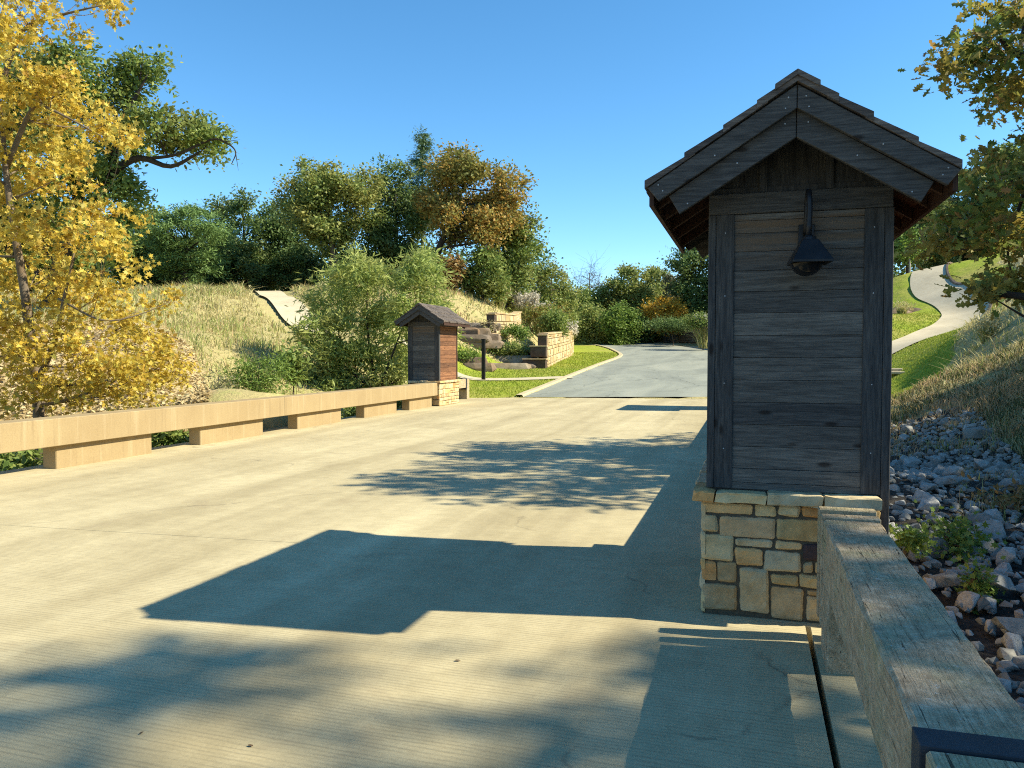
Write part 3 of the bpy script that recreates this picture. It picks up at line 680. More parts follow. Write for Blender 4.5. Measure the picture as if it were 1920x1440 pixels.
        r0, r1, r2, r3, r4 = ring(0.043, 2.245), ring(0.108, 2.125, .004), ring(0.108, 2.112, .004), ring(0.100, 2.112, .004), ring(0.038, 2.235)
        a.add(r0+r1+r2+r3+r4, [(0,1,2,3)]+[(i+4*k, i+4*k+4, (i+1) % 4+4*k+4, (i+1) % 4+4*k) for k in range(4) for i in range(4)])
        a.build('lamp_hood', [M['black']], body, 0.002)
        a = MB(); pr = [(0.092*math.cos(q), -0.092*math.sin(q)*0.95) for q in np.linspace(0, math.pi/2*0.98, 8)]
        a.tube([(hx-.012, hy+.03, 2.13+z) for (_, z) in pr], [q for q, _ in pr], 20); a.build('lamp_globe', [M['dome']], body, smooth=True)
    return root
HX_, HY_ = 0.262, 5.85
hut('timber_hut', HX_, HY_, 1, 'large near dark timber hut with a black hooded lamp, on a stone base', True)
hut('timber_hut', -9.6, 23.52, -1, 'small distant timber hut with sunlit red brown side, at the tan rail end', False)
hut('timber_hut', HX_, 24.35, 1, 'far timber hut hidden behind the near one, shading the deck end', False)

# ------------------------------------------------------------------ rails
def tan_rail(name, xi, sgn, y0, y1, joints, blocks, label):
    """xi: face towards the roadway; sgn: direction away from it"""
    root = empty(name, (xi, (y0+y1)/2, 0), label, 'bridge rail', 'tan concrete bridge rails'); oy = (y0+y1)/2
    ys = [y0]+joints+[y1]
    for a, b in zip(ys[:-1], ys[1:]):
        m = MB()
        pf = [(0, .338), (0, .703), (.010, .712), (.375, .712), (.385, .703), (.385, .338), (.377, .33), (.008, .33)]
        m.prism(pf, lambda u, v, k: (sgn*u, k, v), a-oy+.006, b-oy-.006)
        m.build('beam', [M['tan']], root)
    for (a, b) in blocks:
        m = MB(); m.box(min(sgn*.10, sgn*.34), a-oy, -0.02, max(sgn*.10, sgn*.34), b-oy, .332)
        m.build('footing_block', [M['tan']], root, 0.012)
bl = [(-6.7,-4.8),(-3.6,-1.7),(-0.55,1.3),(2.55,4.4),(5.65,7.5),(8.77,10.62),(11.8,13.68),(14.93,16.82),(18.0,19.9),(20.75,22.4)]
tan_rail('bridge_rail', -9.1, -1, -8, 22.62, [2.0, 14.3], bl, 'long tan concrete bridge rail on low footing blocks along the left side of the deck')
tan_rail('bridge_rail', -0.16, 1, 6.725, 23.2, [14.3], [q for q in bl if q[0] > 7], 'tan concrete bridge rail running on behind the near hut, right side of the deck')

def timber_rail(name, x0, x1, y0, y1, yb, flip, label):
    """guard rail cast like timber: y0 = free end, y1 = end at the hut; flip mirrors it in y"""
    F_ = -1 if flip else 1; oy = y1; ox = (x0+x1)/2
    root = empty(name, (ox, oy, 0), label, 'guard rail', 'timber look guard rails beside the huts')
    def bx(m, xa, ya, za, xb, yb_, zb):
        a, b = F_*(ya-oy), F_*(yb_-oy); m.box(xa-ox, min(a, b), za, xb-ox, max(a, b), zb)
    m = MB(); n = 26; r = random.Random(4)
    ys = np.linspace(y0, y1-0.32, n); prof = [(x0, .40), (x0, .70), (x0+.012, .712), (x1-.012, .712), (x1, .70), (x1, .40)]
    for y in ys: m.v += [(u-ox+r.uniform(-.003, .003), F_*(y-oy), v+r.uniform(-.003, .003)) for u, v in prof]
    k = 6
    for i in range(n-1):
        for j in range(k): m.f.append([i*k+j, i*k+(j+1) % k, (i+1)*k+(j+1) % k, (i+1)*k+j]); m.m.append(0)
    m.f += [list(range(k)), [(n-1)*k+j for j in range(k)]]; m.m += [0, 0]
    m.build('beam', [M['timber']], root)
    for i, (a, zt) in enumerate(((0.27, .722), (0.12, .735))):
        m = MB(); bx(m, x0-.004-.004*i, y1-a, .12, x1+.006, y1-a+.085, zt); m.build('end_plate', [M['timber']], root, 0.006)
    m = MB(); bx(m, x0, y1-0.62, -.02, x1-.08, y1-0.28, .398); m.build('post', [M['timber']], root, 0.008)
    m = MB(); bx(m, x0-.008, y0-.10, .36, x1+.008, y0-.005, .719); m.build('steel_strap', [M['steel']], root, 0.002)
    m = MB(); bx(m, x0+.002, yb, -.02, x1-.002, y0-.106, .714); m.build('end_post', [M['timber']], root, 0.008)
timber_rail('guard_rail', 0.383, 0.668, 2.06, 4.86, 1.72, False, 'cracked grey timber look guard rail with a steel strap beside the near hut')
timber_rail('guard_rail', -9.88, -9.60, 25.74-0, 25.74, 0, True, 'x') if False else None
def far_guard(x0, x1, ya, yb, label):
    root = empty('guard_rail', ((x0+x1)/2, ya, 0), label, 'guard rail', 'timber look guard rails beside the huts'); ox = (x0+x1)/2
    m = MB(); m.box(x0-ox, 0, .40, x1-ox, yb-ya-.36, .71); m.build('beam', [M['timber']], root, 0.012)
    m = MB(); m.box(x0-ox+.02, .05, -.02, x1-ox-.02, .30, .398); m.build('post', [M['timber']], root, 0.008)
    m = MB(); m.box(x0-ox-.012, yb-ya-.355, .34, x1-ox+.012, yb-ya-.255, .73); m.build('steel_strap', [M['steel']], root, 0.004)
    m = MB(); m.box(x0-ox, yb-ya-.25, -.02, x1-ox, yb-ya, .712); m.build('end_post', [M['timber']], root, 0.008)
far_guard(-9.90, -9.55, 24.42, 26.75, 'short pale guard rail with an end post just beyond the small distant hut')

# ------------------------------------------------------------------ rocks
def hull_rock(seed, sx, sy, sz, npts=16, mat='rock'):
    r = np.random.default_rng(seed); p = r.normal(size=(npts, 3)); p /= np.linalg.norm(p, axis=1)[:, None]
    p *= r.uniform(0.75, 1.0, (npts, 1)); p *= [sx, sy, sz]
    bm = bmesh.new()
    for q in p: bm.verts.new(q)
    bm.verts.ensure_lookup_table(); res = bmesh.ops.convex_hull(bm, input=bm.verts)
    for g in set(res['geom_interior']+res['geom_unused']):
        if isinstance(g, bmesh.types.BMVert) and g.is_valid: bm.verts.remove(g)
    bmesh.ops.bevel(bm, geom=bm.edges[:]+bm.verts[:], offset=0.06*min(sx, sy, sz), segments=1, affect='EDGES', clamp_overlap=True)
    bmesh.ops.recalc_face_normals(bm, faces=bm.faces)
    me = bpy.data.meshes.new('rock'); bm.to_mesh(me); bm.free(); me.polygons.foreach_set('use_smooth', [False]*len(me.polygons)); me.materials.append(M[mat]); return me
ROCKS = [hull_rock(100+i, 0.5, 0.5*f, 0.5*g, n) for i, (f, g, n) in enumerate(((.8,.6,13),(.9,.75,16),(.65,.55,12),(1,.6,18),(.75,.8,14),(.9,.5,15),(.7,.65,11),(.85,.7,20)))]
big = [((1850,862),10.2,.42,1,'upright pointed grey rock, tallest on the shaded bank'),((1862,893),9.8,.36,5,'flat pinkish grey block just below the upright pointed rock'),
       ((1780,910),8.8,.34,0,'broad squared grey rock in the middle of the shaded rock bank'),((1792,880),9.4,.34,4,'grey rock leaning behind the broad squared rock mid bank'),
       ((1737,940),8.2,.32,3,'squarish grey boulder above the sunlit speckled stone'),((1750,965),7.6,.24,7,'white stone catching sunlight below the squarish boulder'),
       ((1832,806),13.0,.66,2,'long pale slab near the top of the rock bank'),((1872,1165),5.6,.34,1,'large block with a flat top low on the bank beside the guard rail'),
       ((1760,1035),6.5,.36,7,'pale rounded boulder beside the green weeds'),((1865,1020),7.2,.38,3,'sunlit edged boulder right of the green weeds'),((1860,1055),6.6,.30,6,'tilted grey rock below the sunlit edged boulder'),
       ((1900,1100),6.2,.30,4,'grey rock at the right edge above the large flat topped block')]
placed = []
for (px, py), d, s, k, lab in big:
    x, y = bearing(px, d); o = link('riprap_rock', ROCKS[k], None, (x, y, hz(x, y)+s*0.18)); o.scale = (s, s, s*0.95); o.rotation_euler = (random.uniform(-.3, .3), random.uniform(-.3, .3), random.uniform(0, 6.3))
    tag(o, lab, 'rock', 'riprap rocks'); placed.append((x, y, s*0.45))
tries = 0
while len(placed) < 290 and tries < 20000:
    tries += 1
    x, y = random.uniform(0.85, 7.5), random.uniform(1.5, 17.5)
    if not inpoly(np.array([x]), np.array([y]), rip)[0]: continue
    v = np.array([x, y, 0])-CAM; d = v @ FW; px = 960+FPX*(v @ RT)/d
    if d < 2.5 or px > 2050 or px < 1640: continue
    s = 0.10+0.30*random.random()**2.4+(0.05 if y < 8 else 0.0)
    if any((x-a)**2+(y-b)**2 < (0.62*(s*0.5+c))**2 for a, b, c in placed): continue
    if x-0.3*s < 0.80 and y < 8: continue
    o = link('riprap_rock', ROCKS[random.randrange(8)], None, (x, y, hz(x, y)+s*0.12)); sc = random.uniform(.8, 1.1)
    o.scale = (s*random.uniform(.85, 1.2), s, s*sc); o.rotation_euler = (random.uniform(-.5, .5), random.uniform(-.5, .5), random.uniform(0, 6.3))
    tag(o, 'angular grey riprap stone among many like it on the shaded bank', 'rock', 'riprap rocks'); placed.append((x, y, s*0.5))
# small rubble between them
def rubble():
    hv = []; r = np.random.default_rng(5)
    base = [np.array([v.co[:] for v in m.vertices]) for m in ROCKS]; bf = [[list(p.vertices) for p in m.polygons] for m in ROCKS]
    Vs, Fs, Cn, off = [], [], [], 0; xs = r.uniform(0.85, 7, 16000); ys = r.uniform(1.5, 17, 16000); ok = inpoly(xs, ys, rip); xs, ys = xs[ok][:6500], ys[ok][:6500]
    zs = height(xs, ys)
    for x, y, z in zip(xs, ys, zs):
        k = r.integers(8); s = r.uniform(.05, .10)+.09*r.random()**3; a = r.uniform(0, 6.28); R = np.array([[math.cos(a), -math.sin(a), 0], [math.sin(a), math.cos(a), 0], [0, 0, 1]])
        P = base[k]*s @ R.T+[x, y, z+s*.12+0.01]; Vs.append(P)
        for f in bf[k]: Fs += [i+off for i in f]; Cn.append(len(f))
        off += len(P)
    me = np_mesh('rubble', np.concatenate(Vs), Fs, Cn, M['rock']); tag(link('rubble', me), 'small broken grey stones filling the gaps between the riprap rocks', 'rubble', kind='stuff')
rubble()
def boulder(px, py, d, sx, sy, sz, seed, label, mat='ledge', grp='brown ledge rocks'):
    x, y = bearing(px, d); zt = float(at(px, py, d)[2])+sz*.5; zb = hz(x, y)-.25; h = min(max(sz*.6, (zt-zb)/2), .24); zt = min(zt, zb+.25+h*1.35)
    r = np.random.default_rng(seed); P = []
    for k in (-1, -.35, .45, 1):
        for a in np.linspace(0, 6.283, 9)[:-1]:
            q = (1.0-.16*max(0, k)**2)*r.uniform(.8, 1.05); c_, s_ = math.cos(a+r.uniform(-.25, .25)), math.sin(a)
            P.append((sx*q*math.copysign(abs(c_)**.6, c_), sy*q*math.copysign(abs(s_)**.6, s_), h*k*r.uniform(.86, 1.0)))
    bm = bmesh.new(); [bm.verts.new(q) for q in P]; bm.verts.ensure_lookup_table(); bmesh.ops.convex_hull(bm, input=bm.verts)
    for v in [v for v in bm.verts if not v.link_faces]: bm.verts.remove(v)
    bmesh.ops.bevel(bm, geom=bm.edges[:], offset=.03, segments=1, affect='EDGES', clamp_overlap=True)
    me = bpy.data.meshes.new('ledge_rock'); bm.to_mesh(me); bm.free(); me.polygons.foreach_set('use_smooth', [False]*len(me.polygons)); me.materials.append(M[mat])
    o = link('ledge_rock', me, None, (x, y, zt-h)); o.rotation_euler = (0, 0, YAW+random.uniform(-.25, .25)); tag(o, label, 'rock', grp)
LR = [(868,598,46,1.3,.9,.35,'left end slab of the upper rock outcrop'),(905,590,47.5,1.2,.9,.28,'top slab of the upper rock outcrop'),(890,608,46,1.0,.8,.32,'lower left block of the upper rock outcrop'),
      (915,606,46.2,.9,.7,.42,'orange tinted block next to the upper stone wall'),(880,620,45,1.4,.7,.22,'flat slab at the foot of the upper rock outcrop'),(900,640,45,1.5,.6,.16,'thin pale ledge between the two stone walls'),
      (950,640,46.5,2.2,.8,.18,'long flat ledge leading to the top of the lower stone wall'),(880,668,42,1.1,.6,.22,'pale ledge rock left of the black post'),(955,660,45.4,1.7,.7,.25,'dark ledge rock half way up the lower terrace'),
      (895,683,41.5,1.0,.6,.26,'dark blocky rock at the lawn edge by the black post'),(940,684,43.5,1.8,.6,.22,'long reddish ledge rock along the lawn edge'),(975,686,44.2,1.0,.6,.25,'ledge rock at the lawn edge against the stepped wall end'),
      (988,655,46,1.1,.8,.3,'shadowed ledge rock beside the stepped wall end')]
for i, q in enumerate(LR): boulder(*q[:6], 300+i, q[6])
boulder(1668, 568, 49, 1.4, .8, .35, 340, 'upper brown rock ledge cut into the right hand lawn'); boulder(1690, 567, 49.5, 1.3, .7, .22, 341, 'thin slab at the tip of the upper ledge in the right hand lawn')
boulder(1672, 628, 41, 1.2, .7, .25, 342, 'lower brown rock ledge cut into the right hand lawn')
x, y = bearing(1680, 29.5); mb = MB(); mb.box(-.45, -.3, -.05, .45, .3, .05); mb.box(-.2, .05, .052, .25, .22, .16)
tag(mb.build('utility_slab', [M['apron']], None, 0.02, loc=(x, y, hz(x, y)+.04)), 'pale concrete slab set in the grass right of the near hut', 'slab')

# ------------------------------------------------------------------ retaining walls
def wall_along(name, line, H, label, seed, th=0.45, rw=(.22, .75), rh=(.16, .46), mat='wallstone', steps=None, nst=3):
    line = np.array(line, float); s = np.concatenate([[0], np.cumsum(np.linalg.norm(np.diff(line, axis=0), axis=1))]); Ltot = s[-1]
    x0, y0 = line[0]; z0 = hz(x0, y0)
    root = empty(name, (x0, y0, z0), label, 'stone wall', None)
    def base(u):
        x = np.interp(u, s, line[:, 0]); y = np.interp(u, s, line[:, 1]); a = np.interp(min(Ltot, u+.3), s, line[:, 0])-np.interp(max(0, u-.3), s, line[:, 0]); b = np.interp(min(Ltot, u+.3), s, line[:, 1])-np.interp(max(0, u-.3), s, line[:, 1])
        n = math.hypot(a, b); return x, y, b/n, -a/n
    zc = {}
    def zz(u):
        if not zc:
            for q in (0, .33, .66, 1): x, y, _, _ = base(q*Ltot); zc[q] = hz(x, y)
        return float(np.interp(u/Ltot, [0, .33, .66, 1], [zc[0], (zc[0]*2+zc[1])/3*.5+zc[.33]*.5, (zc[0]+2*zc[1])/3*.5+zc[.66]*.5, zc[1]]))
    def fn(u, v, k):
        x, y, nx_, ny_ = base(u); zb = zz(u)
        return (x+nx_*k-x0, y+ny_*k-y0, zb-z0-0.15+v*(H(u)+.15)/1.0)
    m = MB(); k = max(6, int(Ltot/0.5))
    for i in range(k):
        a, b = Ltot*i/k, Ltot*(i+1)/k
        P = [fn(a, 0, -.01), fn(b, 0, -.01), fn(b, 0, -th), fn(a, 0, -th), fn(a, 1, -.01), fn(b, 1, -.01), fn(b, 1, -th), fn(a, 1, -th)]; m.hexa(P, 1)
    hm = H(0)
    rects = [(a, b/hm, c, d/hm) for a, b, c, d in ashlar(Ltot, hm, rh, rw, seed)]
    def fn2(u, v, kk): return fn(u, v, kk)
    r = random.Random(seed)
    for (u0, v0, u1, v1) in rects:
        g = .012; bul = r.uniform(.03, .07); P = []
        for (a, b, c) in ((u0+g, v0+g/hm, 0), (u1-g, v0+g/hm, 0), (u1-g, v1-g/hm, 0), (u0+g, v1-g/hm, 0), (u0+3*g, v0+3*g/hm, bul), (u1-3*g, v0+3*g/hm, bul*r.uniform(.7, 1.2)), (u1-3*g, v1-3*g/hm, bul), (u0+3*g, v1-3*g/hm, bul*r.uniform(.7, 1.2))):
            P.append(fn(a, b, c))
        m.add(P, [(4,5,6,7),(0,1,5,4),(1,2,6,5),(2,3,7,6),(3,0,4,7)], 0)
    m.build('wall', [M[mat], M['mortar']], root)
    m = MB()
    for i in range(k):
        a, b = Ltot*i/k, Ltot*(i+1)/k-.02
        P = [fn(a, 1, .08), fn(b, 1, .08), fn(b, 1, -th-.03), fn(a, 1, -th-.03)]; m.hexa(P+[(q[0], q[1], q[2]+.09) for q in P])
    m.build('coping', [M[mat]], root, 0.012)
    if steps:
        x, y, nx_, ny_ = base(0.0); tx, ty = ny_, -nx_      # tx: back along the wall line
        for i in range(nst):
            hgt = H(0)/nst; w_ = .5+.38*(nst-1-i); zb = hgt*i-.1*(i == 0)
            m = MB(); a = (-nx_*w_, -ny_*w_); st = (-ty*0 + 0, 0)
            dx, dy = -ny_*0+(-nx_), -ny_
            f = (line[0]-line[1])/np.linalg.norm(line[0]-line[1]); dep = .35+.22*(nst-1-i)
            c0 = np.array([0, 0.])+np.array([nx_, ny_])*.03; q = [c0, c0+f*dep, c0+f*dep-np.array([nx_, ny_])*w_, c0-np.array([nx_, ny_])*w_]
            m.hexa([(p[0], p[1], zb) for p in q]+[(p[0], p[1], zb+hgt-.07) for p in q])
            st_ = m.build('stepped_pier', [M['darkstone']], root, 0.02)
            m = MB(); e = .05; c0 = c0+np.array([nx_, ny_])*e; q = [c0, c0+f*(dep+e), c0+f*(dep+e)-np.array([nx_, ny_])*(w_+2*e), c0-np.array([nx_, ny_])*(w_+2*e)]
            m.hexa([(p[0], p[1], zb+hgt-.068) for p in q]+[(p[0], p[1], zb+hgt) for p in q]); m.build('pier_cap', [M['wallstone']], st_, 0.012)
    return root
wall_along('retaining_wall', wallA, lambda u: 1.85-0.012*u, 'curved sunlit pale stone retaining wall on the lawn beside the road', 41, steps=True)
ua, ub = XY(930, 47), XY(976, 53)
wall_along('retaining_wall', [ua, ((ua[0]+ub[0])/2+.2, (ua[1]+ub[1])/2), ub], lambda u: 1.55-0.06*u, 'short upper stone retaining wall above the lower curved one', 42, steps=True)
outer = offset(SR, -2.2)[12:60][::-1]
wall_along('retaining_wall', outer, lambda u: 1.6, 'dark shaded stone wall along the outer side of the road bend', 43, mat='ledge')

# black post by the walkway
x, y = bearing(906.5, 36.3); z = hz(x, y); root = empty('marker_post', (x, y, z), 'slim black post standing in the lawn beside the pale walkway', 'post')
mb = MB(); mb.box(-.085, -.05, -.1, .085, .05, 1.84); mb.build('shaft', [M['post']], root, 0.012)
mb = MB(); mb.box(-.095, -.06, 1.842, .095, .06, 1.875); mb.build('post_cap', [M['post']], root, 0.006)

# ------------------------------------------------------------------ foliage
SH = {'quad': [(-.5,0),(0,-.32),(.5,0),(0,.32)],
      'oval': [(-.5,0),(-.25,-.2),(.15,-.22),(.5,0),(.15,.22),(-.25,.2)],
      'star': [(-.45,0),(-.2,-.16),(-.30,-.45),(.02,-.22),(.16,-.5),(.2,-.16),(.55,0),(.2,.16),(.16,.5),(.02,.22),(-.30,.45),(-.2,.16)],
      'oak': [(-.55,0),(-.3,-.06),(-.22,-.24),(-.05,-.10),(.08,-.30),(.2,-.12),(.36,-.2),(.52,0),(.36,.2),(.2,.12),(.08,.30),(-.05,.10),(-.22,.24),(-.3,.06)],
      'needle': [(-.5,-.05),(.1,-.11),(.5,0),(.1,.11),(-.5,.05)],
      'willow': [(-.5,0),(0,-.10),(.5,0),(0,.10)]}
def leaves_mesh(name, C, size, shape, mat, rng, up=0.55, droop=0.0, dirs=None):
    C = np.asarray(C); n = len(C); Sx = np.array(SH[shape]); k = len(Sx)
    nrm = rng.normal(size=(n, 3)); nrm[:, 2] += up*2; nrm /= np.linalg.norm(nrm, axis=1)[:, None]
    t = rng.normal(size=(n, 3)); t[:, 2] -= droop
    if dirs is not None: t = dirs+rng.normal(size=(n, 3))*.45
    t -= nrm*(t*nrm).sum(1)[:, None]; t /= np.linalg.norm(t, axis=1)[:, None]+1e-9; b = np.cross(nrm, t)
    sz = size*1.16*rng.uniform(.65, 1.3, n)
    P = C[:, None]+sz[:, None, None]*(Sx[None, :, 0, None]*t[:, None]+Sx[None, :, 1, None]*b[:, None])
    P += (sz[:, None]*(-0.35*np.abs(Sx[None, :, 1])-0.18*Sx[None, :, 0]**2))[:, :, None]*-nrm[:, None]
    return np_mesh(name, P.reshape(-1, 3), np.arange(n*k), np.full(n, k), mat)
def curve(a, b, rng, n=6, sag=0.0, wob=.06):
    a, b = np.array(a, float), np.array(b, float); ln = np.linalg.norm(b-a); P = []
    c = a+(b-a)*.5+rng.normal(size=3)*ln*wob+np.array([0, 0, ln*sag])
    for i in range(n+1):
        t = i/n; P.append((1-t)**2*a+2*t*(1-t)*c+t*t*b)
    return P
def tree(name, label, cat, base, lobes, leaf, size, shape='quad', trunk=None, tr=.25, bark='bark', dens=1.0, clump=.55, per=34, seed=1, group='trees', up=.5, limbs=(), droop=0., shell=.5, twigs=.3, brf=1.0, bare=False, crown='crown', flat=.8):
    rng = np.random.default_rng(seed); base = np.array(base, float); root = empty(name, base, label, cat, group)
    mb = MB(); lobes = [np.array(q, float) for q in lobes]
    top = max(lobes, key=lambda q: q[2]); cx = np.mean([q[:3] for q in lobes], 0)
    if trunk is None:
        e = np.array([cx[0]*.8+top[0]*.2, cx[1]*.8+top[1]*.2, base[2]+(top[2]-base[2])*.9])
        trunk = [base-[0, 0, .3], base+(e-base)*[.05, .05, .25], base+(e-base)*[.4, .4, .55], e]
    T = np.array(trunk, float); tl = []
    sT = smooth3(T, 5); rad = tr*(1-.82*np.linspace(0, 1, len(sT))**.9)
    rad[0] *= 1.35; mb.tube(sT-base, rad, 9)
    for (pts, r0) in limbs:
        q = smooth3(np.array(pts, float), 4); mb.tube(q-base, r0*(1-.8*np.linspace(0, 1, len(q))), 7); sT = np.concatenate([sT, q[2:]]); rad = np.concatenate([rad, (r0*(1-.8*np.linspace(0, 1, len(q))))[2:]])
    Cs = []; D = []
    for q in lobes:
        c, r = q[:3], q[3:6]
        low = sT[:, 2] < c[2]+r[2]*.3; cand = np.where(low)[0] if low.any() else np.arange(len(sT))
        j = cand[np.argmin(np.linalg.norm(sT[cand]-(c-[0, 0, r[2]*.8]), axis=1))]
        r0 = brf*min(rad[j]*.75, .018*np.linalg.norm(c-sT[j])+.02+.012*r[0]); cv = curve(sT[j], c, rng, 6, -.06)
        mb.tube(np.array(cv)-base, np.linspace(r0, r0*.35, 7), 6)
        ncl = max(5, int(dens*4.6*(r[0]*r[1]*r[2])**(2/3)/clump**2))
        u = rng.normal(size=(ncl, 3)); u /= np.linalg.norm(u, axis=1)[:, None]
        rr = shell+(1-shell)*rng.random(ncl)**.6; rr *= 1+.16*rng.normal(size=ncl); P = c+u*r*rr[:, None]
        for i, p in enumerate(P):
            if rng.random() < twigs*.6 or bare:
                s0 = np.array(cv[rng.integers(2, 7)]); mb.tube(np.array(curve(s0, p, rng, 3, -.03, .12))-base, [r0*.3+.004, r0*.2+.003, r0*.12+.003, .004], 4)
                if bare:
                    for _ in range(5):
                        e = p+rng.normal(size=3)*clump*1.1+(p-c)*.25; mb.tube(np.array(curve(p, e, rng, 2, 0, .15))-base, [.012, .008, .005], 3)
            m = int(per*1.6*rng.uniform(.55, 1.35)); sp = clump*rng.uniform(.55, 1.15)
            g = rng.normal(size=(m, 3))*sp*[.62, .62, .62*flat]; Cs.append(p+g); D.append(g+(p-c)*.4)
    wood_ = mb.build('trunk', [M[bark]], root, smooth=True)
    if not bare or per > 0:
        C = np.concatenate(Cs); d = np.concatenate(D); d /= np.linalg.norm(d, axis=1)[:, None]+1e-9; d[:, 2] -= droop
        me = leaves_mesh(crown, C-base, size, shape, leaf, rng, up, droop, d)
        link(crown, me, root)
    return root
def smooth3(P, n=5):
    P = [np.array(p, float) for p in P]
    if len(P) < 3: return np.array([P[0]+(P[-1]-P[0])*i/n for i in range(n+1)])
    P = [2*P[0]-P[1]]+P+[2*P[-1]-P[-2]]; out = []
    for i in range(1, len(P)-2):
        for k in range(n):
            t = k/n; a, b, c, d = P[i-1:i+3]; out.append(0.5*((2*b)+(-a+c)*t+(2*a-5*b+4*c-d)*t*t+(-a+3*b-3*c+d)*t**3))
    out.append(P[-2]); return np.array(out)
def lob(px, py, rx, ry, d, dd=0, deep=1.0):
    p = at(px, py, d+dd); a, b = rx*d/FPX, ry*d/FPX; return [*p, (a+b)/2*deep if deep != 1 else a, (a+b)/2 if deep == 1 else (a+b)/2*deep, b]
def auto(px, y0, y1, hw, d, n, seed, cone=0.0):
    r = np.random.default_rng(seed); out = []; cy, hh = (y0+y1)/2, (y1-y0)/2
    if cone:
        for i in range(n):
            v = -1+2*(i+.5)/n; rr = hw*(.16+.5*(v+1)/2); lim = max(0, hw*(.1+.9*(v+1)/2)-rr*.8)
            out.append(lob(px+r.uniform(-1, 1)*lim, cy+v*hh*.93, rr*r.uniform(.85, 1.2), hh*1.7/n, d, r.uniform(-1, 1)*lim*d/FPX))
        return out
    out.append(lob(px, cy+hh*.15, hw*.56, hh*.58, d)); n = int(n*2.1)
    for i in range(n):
        a = 2*math.pi*(i+r.uniform(-.3, .3))/n*1.618*3; q = r.uniform(.5, 1.06)
        rr = hw*r.uniform(.17, .38); ry = min(rr*.8, hh*.45)*r.uniform(.8, 1.1)
        ex = math.cos(a)*q*(1.0 if math.sin(a) < .3 else .9); ey = math.sin(a)*q
        out.append(lob(px+ex*(hw-rr*.75), cy+ey*(hh-ry*.9), rr, ry, d, r.uniform(-1, 1)*hw*.7*d/FPX))
    return out
LM = {}
LM['yellow'] = leafmat('yellow sycamore leaves', [(.60,.42,.05),(.70,.54,.08),(.78,.64,.15),(.62,.43,.05),(.46,.27,.05),(.40,.36,.07),(.72,.58,.16)], .45, (.56,.42,.06), .8)
LM['oak'] = leafmat('green oak leaves', [(0.120,0.190,0.045),(0.168,0.245,0.056),(0.238,0.301,0.070),(0.308,0.337,0.091)], .35, (.20,.21,.055), .35)
LM['autumn'] = leafmat('oak leaves turning brown', [(.11,.16,.04),(.16,.22,.05),(.23,.27,.06),(.34,.33,.08),(.30,.17,.06),(.19,.25,.055)], .45, (.38,.28,.06), .8)
LM['dark'] = leafmat('dark green leaves', [(0.092,0.156,0.048),(0.135,0.205,0.064),(0.184,0.255,0.078)], .35, (.16,.18,.055), .3)
LM['juniper'] = leafmat('juniper needles', [(0.067,0.124,0.053),(0.105,0.171,0.067),(0.133,0.200,0.076)], .2)
LM['pine'] = leafmat('green layered needles', [(0.106,0.179,0.055),(0.159,0.254,0.071),(0.201,0.297,0.085)], .2)
LM['olive'] = leafmat('olive green leaves', [(0.163,0.224,0.057),(0.224,0.285,0.075),(0.299,0.346,0.095),(0.353,0.353,0.108)], .35, (.30,.28,.075), .4)
LM['orange'] = leafmat('orange brown oak leaves', [(0.410,0.238,0.059),(0.497,0.292,0.065),(0.324,0.238,0.065),(0.389,0.335,0.086),(0.216,0.227,0.065)], .35, (.17,.20,.055), .30)
LM['gold'] = leafmat('golden leaves', [(0.572,0.338,0.039),(0.676,0.429,0.052),(0.468,0.260,0.039)], .35)
LM['willow'] = leafmat('willow leaves', [(.25,.32,.075),(.32,.39,.10),(.40,.45,.13),(.20,.27,.065)], .4, (.42,.42,.13), .7)
LM['weed'] = leafmat('bright green weed leaves', [(.12,.20,.035),(.18,.27,.05),(.24,.31,.07)], .35)
LM['grey'] = leafmat('grey olive leaves', [(0.143,0.150,0.078),(0.182,0.182,0.098),(0.208,0.195,0.104)], .25)
LM['rust'] = leafmat('rust brown dry leaves', [(.30,.17,.06),(.38,.22,.08),(.24,.16,.06),(.28,.22,.07)], .3)
def gz(px, d): x, y = bearing(px, d); return np.array([x, y, hz(x, y)])
TL, BK = 'trees on the hill', None
# yellow sycamore by the left rail
d = 14.0
syc = [(30,20,110,45),(150,0,90,22),(205,5,45,14),(30,125,85,65),(105,165,60,55),(150,215,60,42),(190,235,50,30),(225,255,38,30),(50,215,70,60),(60,300,75,50),(30,370,70,45),(115,330,50,35),(170,285,45,28),(120,425,105,45),(205,410,55,35),
       (70,510,100,65),(190,490,85,60),(150,570,80,45),(235,610,70,40),(310,562,36,20),(275,640,60,36),(300,690,50,40),(250,740,60,34),(320,650,36,30),(190,690,60,40),(90,630,80,45),(290,690,60,42),(215,715,70,40),(120,735,75,40),(40,735,60,45),(20,620,50,60),(345,700,28,36),(175,660,60,40),
       (-90,80,100,90),(-100,260,90,90),(-90,440,100,90),(-80,620,90,90),(-40,-60,120,60)]
b = gz(80, 14.2); tp = [b-[0,0,.5], at(72,760,14.2), at(58,640,14.1), at(45,540,14), at(28,440,13.9), at(12,330,13.9), at(4,240,14), at(-10,100,14.1), at(20,-30,14.2)]
